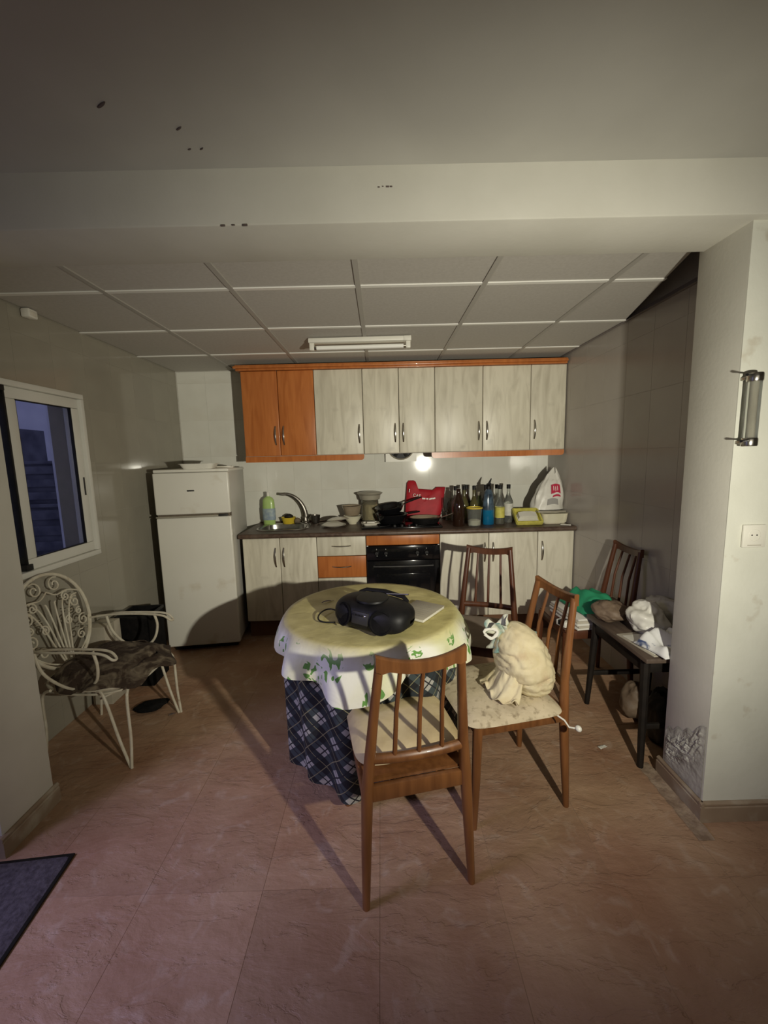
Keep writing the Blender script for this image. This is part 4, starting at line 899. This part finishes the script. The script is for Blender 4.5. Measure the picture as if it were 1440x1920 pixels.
# boombox
bx = thing('boombox', 'black portable radio with carrying handle lying on the floral tablecloth', 'radio', (-.045, 1.675, TT+.001), -.62)
Lh = .185
def bbody(u, v):
    tt = math.sin((u-.5)*PI); s = max(0.0, 1-abs(tt)**3.2)**(1/2.6); a = 2*PI*v
    c, sn = math.cos(a), math.sin(a)
    y = .096*math.copysign(abs(c)**.75, c)*(.03+.97*s); z = .066*math.copysign(abs(sn)**.8, sn)*(.03+.97*s)
    if z < -.05*s: z = -.05*s-.0*z
    return (Lh*tt, y+.012*sn, .062+z - (.012 if sn < 0 else 0)*(1-s))
MB().grid(bbody, 40, 36).build('body', 'black', bx, weld=True, angle=70)
MB().lathe([(0, .006), (.05, .006), (.068, .003), (.070, -.004)], 32).build('disc_lid', 'black', bx, loc=(.0, -.005, .1265), )
for sx_ in (-1, 1):
    sp = MB().lathe([(.046, 0), (.050, .004), (.044, .007), (.040, .003), (.02, .006), (0, .008)], 28).xf(Matrix.Rotation(PI/2, 4, 'X')).build('speaker', 'black_matte', bx, loc=(.095*sx_, -.083, .062)); sp.rotation_euler = (-.25, 0, .28*sx_)
cpn = MB().bb(-.042, .042, -.006, .004, -.026, .026, .004).build('control_panel', 'dark_grey', bx, loc=(0, -.093, .066)); cpn.rotation_euler = (-.22, 0, 0)
for k in range(4): MB().bb(-.007, .007, -.010, -.004, -.004, .004, .002).build('button', 'chrome' if k == 3 else 'black', cpn, loc=(-.028+.018*k, 0, .012))
MB().tube([(-.13, .050, .095), (-.125, .07, .112), (-.10, .082, .122), (.0, .088, .128), (.10, .082, .122), (.125, .07, .112), (.13, .050, .095)], [.009, .009, .010, .011, .010, .009, .009], 10, flat=.7).build('handle', 'black', bx)
pts = []
for k in range(17):
    a = k/16; pts.append((-.160-.115*math.sin(PI*a)-.02*math.sin(2*PI*a), -.02-.05*a+.045*math.sin(2*PI*a), .005+.018*(1-a)))
MB().tube(pts, .0035, 8).build('power_cord', 'black', bx)
MB().tube([(.02, .07, .125), (.13, .075, .140)], .003, 6).build('aerial', 'chrome', bx)
# notebook
t = thing('notebook', 'white paper notebook lying behind the black radio', 'notebook', (.165, 1.815, TT+.001), -.62)
MB().bb(-.075, .075, -.10, .10, 0, .012, .001).build('pages', 'paper', t); MB().bb(-.077, .077, -.102, .102, .012, .014, .0005).build('cover', 'card', t)
for k in range(7): MB().bb(-.055, .055, -.072+.022*k, -.070+.022*k, .0141, .0146).build('printed_line', 'grey_print', t, smooth=False)
t = thing('dead_leaf', 'small dark dry leaf on the left of the floral tablecloth', 'leaf', (-.29, 1.98, TT+.0015), .4)
MB().grid(lambda u, v: ((u-.5)*.05, (v-.5)*.014*math.sin(PI*u)+.0001*v, .004*math.sin(3*u)+.006*abs(v-.5)), 8, 4).build('blade', 'mark', t, solid=.0008)
MB().tube([(.025, 0, .001), (.04, .004, .002)], .0009, 5).build('stalk', 'mark', t)

# ================================================================== spindle chairs
def make_chair(label, wood, loc, rz):
    t = thing('dining_chair', label, 'chair', loc, rz, 'spindle-back dining chairs')
    SH = .445
    for s in (-1, 1):
        pts = [(s*.186, -.205, 0), (s*.178, -.198, .20), (s*.168, -.192, .42), (s*.156, -.200, .55), (s*.142, -.225, .72), (s*.127, -.252, .885)]
        MB().tube(pts, [.0125, .017, .020, .018, .0155, .014], 12).build('rear_leg', wood, t)
        MB().tube([(s*.195, .215, 0), (s*.190, .205, .20), (s*.183, .195, .43)], [.0125, .017, .020], 12).build('front_leg', wood, t)
        MB().box((s*.177, 0, SH-.034), (.018, .375, .05), .004).build('seat_rail', wood, t)
    MB().box((0, .195, SH-.034), (.345, .018, .05), .004).build('seat_rail', wood, t)
    MB().box((0, -.192, SH-.040), (.320, .020, .055), .004).build('seat_rail', wood, t)
    # crest rail: dips in the middle, bows backwards
    n = 14; A = []
    mb = MB(); rings = []
    for k in range(n+1):
        u = -1+2*k/n; x = .141*u; dip = .022*(1-u*u); y = -.254-.020*(1-u*u); zt = .905-dip*1.0; h = .038+.012*(1-abs(u)**3)*0; zb = zt-h-(.0 if abs(u) < .85 else .012)
        rings.append([(x, y-.010, zb), (x, y+.010, zb), (x, y+.011, zt-.004), (x, y+.006, zt), (x, y-.006, zt), (x, y-.011, zt-.004)])
    vs = [p for r in rings for p in r]; fs = [tuple(range(5, -1, -1)), tuple(range(6*n, 6*n+6))]
    for k in range(n):
        for q in range(6): fs.append((6*k+q, 6*k+(q+1) % 6, 6*k+6+(q+1) % 6, 6*k+6+q))
    mb.faces(vs, fs).build('crest_rail', wood, t, angle=50)
    mb = MB(); pts = []
    for k in range(9):
        u = -1+2*k/8; pts.append((.158*u, -.197-.016*(1-u*u), .530))
    mb.tube(pts, .015, 10, flat=1.15).build('back_rail', wood, t)
    for u in (-.5, 0, .5):
        q = 1-u*u; MB().tube([(.158*u*1.0, -.197-.016*q, .53), (.148*u, -.213-.017*q, .70), (.138*u, -.254-.019*q, .876-.022*q)], [.008, .0075, .007], 8).build('spindle', wood, t)
    # seat board
    MB().prism([(-.172, -.185), (.172, -.185), (.188, .205), (-.188, .205)], SH-.010, SH, 'z').build('seat', wood, t, smooth=False)
    return t
ch1 = make_chair('brown spindle-back chair in front of the table, its back to the room', 'chair_wood', (.057, 1.40, 0), .20)
ch2 = make_chair('brown spindle-back chair right of the table carrying a stuffed cloth sack', 'chair_wood', (.507, 1.675, 0), PI/2+.20)
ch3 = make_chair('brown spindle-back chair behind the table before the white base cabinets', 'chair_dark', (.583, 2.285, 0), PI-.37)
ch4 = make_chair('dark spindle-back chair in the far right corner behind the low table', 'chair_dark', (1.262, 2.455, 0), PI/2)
# seat cushions (things of their own)
def pad(name, label, mat, loc, rz, sx, sy, h, seed, cat='cushion', corner=.35, flop=0):
    t = thing(name, label, cat, loc, rz, 'seat cushions')
    n = 48; rings = 9; mb = MB()
    def top(u, v):
        a = 2*PI*u; r = v; x, y = sup(u*48, 48, sx*r, sy*r, corner)
        z = h*(1-r**4)**.5*(.85+.3*N(x*7, y*7, seed)) if r < 1 else 0
        if flop: z -= flop*max(0, r-.8)*5*(.6+.5*N(x*8, y*8, seed+2))
        return (x, y, h*.35+z*.65)
    def bot(u, v):
        x, y = sup(u*48, 48, sx*v, sy*v, corner); return (x, y, h*.35*v**6*.98 + (0 if not flop else -flop*max(0, v-.8)*5*(.6+.5*N(x*8, y*8, seed+2))))
    mb.grid(top, 48, rings, wrap_u=True); mb.grid(bot, 48, rings, wrap_u=True)
    mb.build('cushion', mat, t, weld=True, angle=80)
    return t
c1 = pad('seat_cushion', 'puffy beige seat cushion on the front chair', 'cushion', (.052, 1.422, .4455), .20, .195, .185, .075, 3)
c2 = pad('seat_cushion', 'flat speckled beige seat pad under the cloth sack on the right chair', 'seat_pad', (.462, 1.648, .4462), PI/2+.20, .225, .212, .042, 8, corner=.28)
for (x, y, pts) in ((.20, -.17, [(0, 0, .012), (.05, -.02, .016), (.085, -.03, .004), (.125, -.05, .002)]), (-.205, -.16, [(0, 0, .01), (-.035, -.02, 0), (-.05, -.03, -.02), (-.075, -.06, -.015)]), (-.19, .20, [(0, 0, .01), (-.02, .02, -.01), (-.03, .03, -.03), (-.05, .05, -.032)])):
    MB().tube([(x+a, y+b, c+.004) for a, b, c in pts], .0035, 6).build('tie', 'white_plastic', c2)
MB().grid(lambda u, v: (-.275+.014*math.cos(2*PI*u)*math.sin(PI*v), -.215+.012*math.sin(2*PI*u)*math.sin(PI*v), -.012-.012*math.cos(PI*v)), 10, 6).build('knot', 'white_plastic', c2)
c3 = pad('seat_cushion', 'broad grey-brown seat cushion on the chair behind the table', 'seat_grey', (.550, 2.245, .4455), PI-.37, .215, .205, .050, 12, corner=.25)
# cloth sack on chair 2
t = thing('cloth_sack', 'stuffed cream cloth sack with knotted greenish top on the right chair', 'sack', (.592, 1.630, .4875), 0)
def sack(u, v):
    a = 2*PI*u; th = PI*v; s = math.sin(th); c = -math.cos(th)
    p = Vector((s*math.cos(a), s*math.sin(a), c))
    rg = 1-2*abs(noise.noise(Vector((p.x*2.2+p.z*1.2, p.y*2.2, p.z*4.5+3)))); rg2 = 1-2*abs(noise.noise(Vector((p.x*5, p.y*5+2, p.z*8-p.x*3))))
    cr1 = max(0, 1-5*abs(noise.noise(Vector((p.x*1.6+p.z, p.y*1.6, p.z*3.2+3))))); cr2 = max(0, 1-5*abs(noise.noise(Vector((p.x*3.2, p.y*3.2+2, p.z*5.5-p.x*2)))))
    fold = 1.03+.06*noise.noise(p*1.7)-.075*cr1*(.4+.6*s)-.05*cr2+.015*rg2
    x = .116*p.x*fold*(1-.12*c); y = .125*p.y*fold*(1-.12*c); z = .152*p.z*(1+.03*rg)
    z2 = max(0, z+.128)
    return (x-.30*(z2-.10)*.75, y+.05*(z2-.1), z2)
MB().grid(sack, 84, 64, wrap_u=True).build('sack_body', 'sack', t, weld=True, angle=80)
def neck(u, v):
    a = 2*PI*u; r = (.092-.068*math.sin(PI/2*min(1, v*1.5))+.030*max(0, v-.66)*2)*(1+.16*math.sin(7*a+1)+.25*N(math.cos(a)*2.5, math.sin(a)*2.5, v*4))
    return (-.050-.070*v+r*math.cos(a), .012+r*math.sin(a)*.8,   .196+.088*v+.35*r*math.cos(a)+.018*v*math.sin(3*a+.6))
MB().grid(neck, 44, 18, wrap_u=True).build('knotted_top', 'sack_top', t, angle=80, solid=.003)
ear = []
for k in range(15):
    a = 2*PI*k/14; ear.append((-.150-.026*math.cos(a)-.006*math.sin(2*a), -.02+.008*math.sin(a), .250+.017*math.sin(a)))
MB().tube(ear, [.0045+.003*abs(math.sin(k)) for k in range(15)], 8, flat=.6).build('knot_ear', 'paper', t)
def droop(u, v):
    w_ = (u-.5); ang = 3.6+w_*1.5; rr_ = .085+.075*v+.012*math.sin(9*u+2)*v
    return (.0+rr_*math.cos(ang)-.02*v, -.01+rr_*math.sin(ang), .004+.155*(1-v)**1.6*(1-.5*abs(w_))+.016*abs(N(u*8, v*3, 3))+.006*(1+math.sin(26*u+3*v)))
MB().grid(droop, 50, 20).build('loose_flap', 'sack', t, solid=.004, angle=80)

# ================================================================== low dark table at the right with odds on it
t = thing('low_table', 'narrow low dark table against the right wall beside the pillar', 'table', (1.365, 1.985, 0))
MB().box((0, 0, .536), (.385, .54, .022), .004).build('tabletop', 'bench_top', t)
for sx_ in (-1, 1):
    for sy_ in (-1, 1):
        MB().tube([(sx_*.178, sy_*.250, 0), (sx_*.160, sy_*.215, .524)], [.014, .022], 8).build('leg', 'bench_dark', t)
    MB().box((sx_*.165, 0, .49), (.018, .41, .06), .003).build('apron', 'bench_dark', t)
for sy_ in (-1, 1):
    MB().box((0, sy_*.222, .49), (.30, .018, .06), .003).build('apron', 'bench_dark', t)
    MB().box((0, sy_*.238, .20), (.32, .016, .026), .003).build('stretcher', 'bench_dark', t)
LT = .5475
def crumple(name, label, cat, loc, rx, ry, rz_, mat, seed, amp=.35, part='bag', rot=0, freq=2.0, nu=64, nv=40):
    t = thing(name, label, cat, loc, rot)
    def f(u, v):
        a = 2*PI*u; th = PI*v; s = math.sin(th); c = -math.cos(th)
        p = Vector((s*math.cos(a), s*math.sin(a), c)); sd = Vector((seed, seed*.3, 0))
        rg = 1-2*abs(noise.noise(p*freq*1.1+sd)); rg2 = 1-2*abs(noise.noise(p*freq*2.3-sd))
        k = 1+amp*.9*noise.noise(p*1.3+sd)+amp*.30*rg+amp*.12*rg2
        return (rx*p.x*k, ry*p.y*k, max(0, rz_*.72+rz_*p.z*k*(.95 if p.z > 0 else .75)))
    MB().grid(f, nu, nv, wrap_u=True).build(part, mat, t, weld=True, angle=50)
    return t
def sheet(name, label, cat, loc, w_, d_, h, mat, seed, rot=0, part='cloth', fr=5, nu=34, nv=26, sol=.003):
    t = thing(name, label, cat, loc, rot)
    def f(u, v):
        x, y = (u-.5)*w_, (v-.5)*d_; e = min(1, 6*u*(1-u))*min(1, 6*v*(1-v))
        r = 1-abs(noise.noise(Vector((x*fr*2.2, y*fr*1.2, seed))))*2.0; r2 = noise.noise(Vector((x*fr*4, y*fr*4, seed+5)))
        return (x+.018*noise.noise(Vector((x*9, y*9, seed+1))), y+.018*noise.noise(Vector((x*9, y*9, seed+9))), sol+.0025+max(0, h*e*(.45+.55*r)+h*.25*r2*e))
    MB().grid(f, nu, nv).build(part, mat, t, solid=sol, angle=60)
    return t
crumple('plastic_bag', 'crumpled white plastic bag, brightest of the heap on the low table', 'bag', (1.335, 1.975, LT+.0105), .080, .085, .085, 'plastic_bag', 3.1, .40, rot=.3)
crumple('plastic_bag', 'large greyish plastic bag against the right wall on the low table', 'bag', (1.49, 2.04, LT), .065, .15, .095, 'grey_bag', 7.7, .22)
crumple('paper_bag', 'brown crumpled bag at the far side of the low table', 'bag', (1.255, 2.165, LT), .080, .085, .065, 'brown_bag', 5.3, .30)
t = thing('cardboard_sheet', 'pale cardboard sheet lying near the front edge of the low table', 'cardboard', (1.30, 1.855, LT), .15)
MB().bb(-.10, .11, -.11, .13, 0, .006, .001).build('sheet', 'card', t); MB().bb(-.09, .12, -.10, .10, .0062, .010, .001).build('paper', 'paper', t)
sheet('patterned_cloth', 'white cloth with dark blue pattern on the near end of the low table', 'cloth', (1.315, 1.79, LT+.0105), .20, .17, .075, 'blue_white', 2.2, .2)
# chair 4 carries a green cloth over papers
t = thing('newspaper_stack', 'stack of white papers on the far chair seat under the green cloth', 'papers', (1.225, 2.42, .4465), .1)
for k in range(5): MB().bb(-.12+.006*math.sin(k*2), .16+.006*math.cos(k*3), -.16+.005*math.sin(k*5), .16, .0135*k, .0135*k+.0125, .003).build('newspaper', 'paper' if k % 2 == 0 else 'card', t)
sheet('green_cloth', 'crumpled green cloth on the seat of the far right chair', 'cloth', (1.285, 2.43, .515), .25, .31, .105, 'green_cloth', 4.4, .15, fr=4)
t = thing('milk_carton', 'small white and dark carton lying on the near edge of the far chair seat', 'carton', (1.075, 2.33, .446), .4)
MB().bb(-.022, .022, -.035, .035, 0, .034, .004).build('carton', 'white_plastic', t); MB().bb(-.0235, .0235, -.008, .020, .006, .0352, .002).build('dark_band', 'black', t)
# under the low table: two dark bags
crumple('dark_bag', 'black bag standing on the floor under the low table', 'bag', (1.40, 1.88, 0), .085, .085, .17, 'black', 9.1, .2)
crumple('dark_bag', 'dark brown bag on the floor under the far end of the low table', 'bag', (1.40, 2.09, 0), .085, .075, .12, 'brown_bag', 1.9, .25)

# ================================================================== white wrought iron armchair at the left
ic = thing('iron_armchair', 'white wrought iron armchair with scrolled round back under the window', 'chair', (-1.475, 2.055, 0), -.06)
# local: +x faces the room, y along the seat width
def it(name, pts, r=.0075, seg=8, closed=False, parent=ic): return MB().tube(pts, r, seg, closed).build(name, 'white_iron', parent)
def spline(pts, n=6):
    out = []; P2 = [pts[0]]+list(pts)+[pts[-1]]
    for i in range(1, len(P2)-2):
        p0, p1, p2, p3 = [Vector(q) for q in P2[i-1:i+3]]
        for k in range(n):
            t_ = k/n; out.append(.5*((2*p1)+(-p0+p2)*t_+(2*p0-5*p1+4*p2-p3)*t_*t_+(-p0+3*p1-3*p2+p3)*t_**3))
    out.append(Vector(pts[-1])); return out
SZ = .40
seat_ring = [(.24*math.copysign(abs(math.cos(a))**.7, math.cos(a)), .215*math.copysign(abs(math.sin(a))**.7, math.sin(a)), SZ) for a in [2*PI*k/32 for k in range(32)]]
it('seat_ring', seat_ring, .008, closed=True); it('seat_ring', [(x*.93, y*.93, z-.03) for x, y, z in seat_ring], .006, closed=True)
for k in range(5): y = -.15+.075*k; it('seat_bar', [(-.22, y, SZ), (.22, y, SZ)], .004, 6)
def bk(y, h):   # point on the leaning back plane
    return (-.205-.11*h/.5, y, SZ+.02+h)
hoop = []
for k in range(40):
    a = 2*PI*k/40; hoop.append(bk(.215*math.cos(a)*(1+.06*math.sin(a)), .245+.245*math.sin(a)))
hp = it('back_hoop', hoop, .009, closed=True)
def curl(y, h, r, turns=1.3, d=1, a0=0):
    return [bk(y+d*r*(1-.75*k/16)*math.cos(a0+turns*2*PI*k/16), h+r*(1-.75*k/16)*math.sin(a0+turns*2*PI*k/16)) for k in range(17)]
for y in (-.085, -.05, -.017, .017, .05, .085):
    it('scroll', spline([bk(y*.25, .01), bk(y*.6, .12), bk(y, .25), bk(y*1.5, .33), bk(y*2.0, .34)], 5), .0045, 6)
for d in (-1, 1):
    for (y, h, r) in ((.145, .30, .032), (.10, .345, .028), (.16, .19, .034), (.12, .12, .028), (.075, .22, .026), (.06, .425, .040), (.15, .245, .02)):
        it('scroll', curl(d*y, h, r, 1.35, d, 1.0), .0042, 6)
    it('scroll', spline([bk(d*.20, .345), bk(d*.12, .375), bk(d*.05, .37), bk(0, .40)], 5), .0042, 6)
    it('scroll', spline([bk(d*.02, .01), bk(d*.11, .06), bk(d*.17, .12), bk(d*.20, .20)], 5), .0042, 6)
    # flowers
    for (y, h) in ((.13, .33), (.155, .155), (.095, .27)):
        for q in range(5):
            a = 2*PI*q/5; c = bk(d*y+.014*math.cos(a), h+.014*math.sin(a)); MB().lathe([(0, -.004), (.008, 0), (0, .004)], 8, c=c).build('petal', 'white_iron', ic)
for s in (-1, 1):
    # arm: a flat loop of rod that curls down at the front
    yb = s*.235; w2 = .024
    loop = spline([(-.245, s*.20, .60), (-.10, yb-w2, .615), (.10, yb-w2, .615), (.19, yb-w2, .605), (.225, yb-w2*.6, .575), (.222, yb+w2*.6, .570), (.185, yb+w2, .598), (.10, yb+w2, .608), (-.10, yb+w2, .606), (-.23, yb+w2, .585)], 6)
    it('armrest', loop, .0062)
    it('arm_support', spline([(.12, yb, .610), (.135, yb, .54), (.115, s*.225, .46), (.05, s*.215, SZ)], 6), .007)
    it('arm_support', spline([(-.17, yb, .605), (-.14, yb, .50), (-.05, s*.225, .425), (.05, s*.215, SZ)], 6), .007)
    # front leg: two rods meeting in a V at the foot; rear leg bent rod
    it('leg', spline([(.09, s*.208, SZ-.005), (.13, s*.215, SZ-.03), (.185, s*.215, .14), (.225, s*.215, .0)], 6), .007)
    it('leg', spline([(.215, s*.12, SZ-.005), (.232, s*.195, SZ-.03), (.235, s*.205, .15), (.235, s*.222, .0)], 6), .007)
    it('leg', spline([(-.14, s*.208, SZ-.005), (-.20, s*.195, SZ-.05), (-.215, s*.185, .16), (-.235, s*.19, .0)], 6), .007)
it('stretcher', spline([(.10, -.20, SZ-.05), (.16, 0, SZ-.06), (.10, .20, SZ-.05)], 8), .005)
pd = pad('seat_cushion', 'dark brown flowered cushion sagging over the iron armchair seat', 'rug_cushion', (-1.455, 2.055, SZ+.0095), -.06, .215, .19, .085, 21, corner=.5)
def rag(u, v):
    a = 2*PI*u; r = .9+.35*v; return ((.22*math.cos(a)+.02)*r*(1+.08*math.sin(7*a)), .205*math.sin(a)*r*(1+.07*math.sin(9*a+1)), .050-.050*v-.018*v*math.sin(6*a)+.02*abs(N(math.cos(a)*4, math.sin(a)*4, v*3)))
MB().grid(rag, 60, 6, wrap_u=True).build('fringe_edge', 'rug_cushion', pd, solid=.004, angle=70)
# black bin and cardboard behind the armchair
t = thing('black_bin', 'square black bin on the floor between iron armchair and refrigerator', 'bin', (-1.655, 2.66, 0), .05); t.scale = (.88, .9, .93)
MB().prism([(-.105, -.105), (.105, -.105), (.105, .105), (-.105, .105)], 0, .010, 'z').build('base', 'black_matte', t, smooth=False)
for k in range(4):
    a = k*PI/2; MB().box((.112*math.cos(a), .112*math.sin(a), .26), (.010 if k % 2 == 0 else .234, .234 if k % 2 == 0 else .010, .52), .003).build('side_panel', 'black_matte', t)
for k in range(4):
    a = k*PI/2; MB().box((.117*math.cos(a), .117*math.sin(a), .515), (.012 if k % 2 == 0 else .246, .246 if k % 2 == 0 else .012, .022), .004).build('rim', 'black', t)
t = thing('cardboard_box', 'grey-brown cardboard box against the left wall behind the iron armchair', 'box', (-1.755, 2.435, 0))
MB().bb(-.06, .06, -.075, .075, 0, .50, .003).build('box', 'card', t); MB().bb(-.062, .062, -.012, .012, .10, .502, .001).build('tape', 'tan_lid', t)
t = crumple('black_rag', 'black rag on the floor in front of the refrigerator', 'rag', (-1.435, 2.31, .0), .085, .055, .022, 'black_matte', 6.4, .3, part='rag', rot=.5)

# ------------------------------------------------------------------ mat and litter
t = thing('door_mat', 'dark purple-grey pile mat on the floor at the left', 'mat', (-1.50, .87, 0), .10)
MB().bb(-.345, .345, -.52, .48, .0, .008, .003).build('backing', 'black', t)
def pile(u, v):
    x, y = -.335+.67*u, -.51+.98*v; e = min(1, 30*u*(1-u))*min(1, 30*v*(1-v)); return (x, y, .0075+.006*e+.002*e*N(x*40, y*40))
MB().grid(pile, 60, 80).build('pile', 'mat', t)
t = thing('paper_scrap', 'small torn white paper scrap on the floor near the low table', 'paper', (1.081, 1.865, .001), .3)
MB().grid(lambda u, v: ((u-.5)*.045, (v-.5)*.022*(1-.3*u), .004+.006*abs(N(u*3, v*3, 4))), 8, 5).build('scrap', 'paper', t, solid=.001)
t = thing('dry_leaf', 'small dark crumb on the floor by the iron armchair', 'leaf', (-1.27, 2.235, .001), .6)
MB().grid(lambda u, v: ((u-.5)*.035, (v-.5)*.016*math.sin(PI*u), .003+.006*abs(v-.5)), 8, 4).build('blade', 'mark', t, solid=.001)
MB().tube([(.017, 0, .003), (.026, .003, .003)], .0008, 5).build('stalk', 'mark', t)
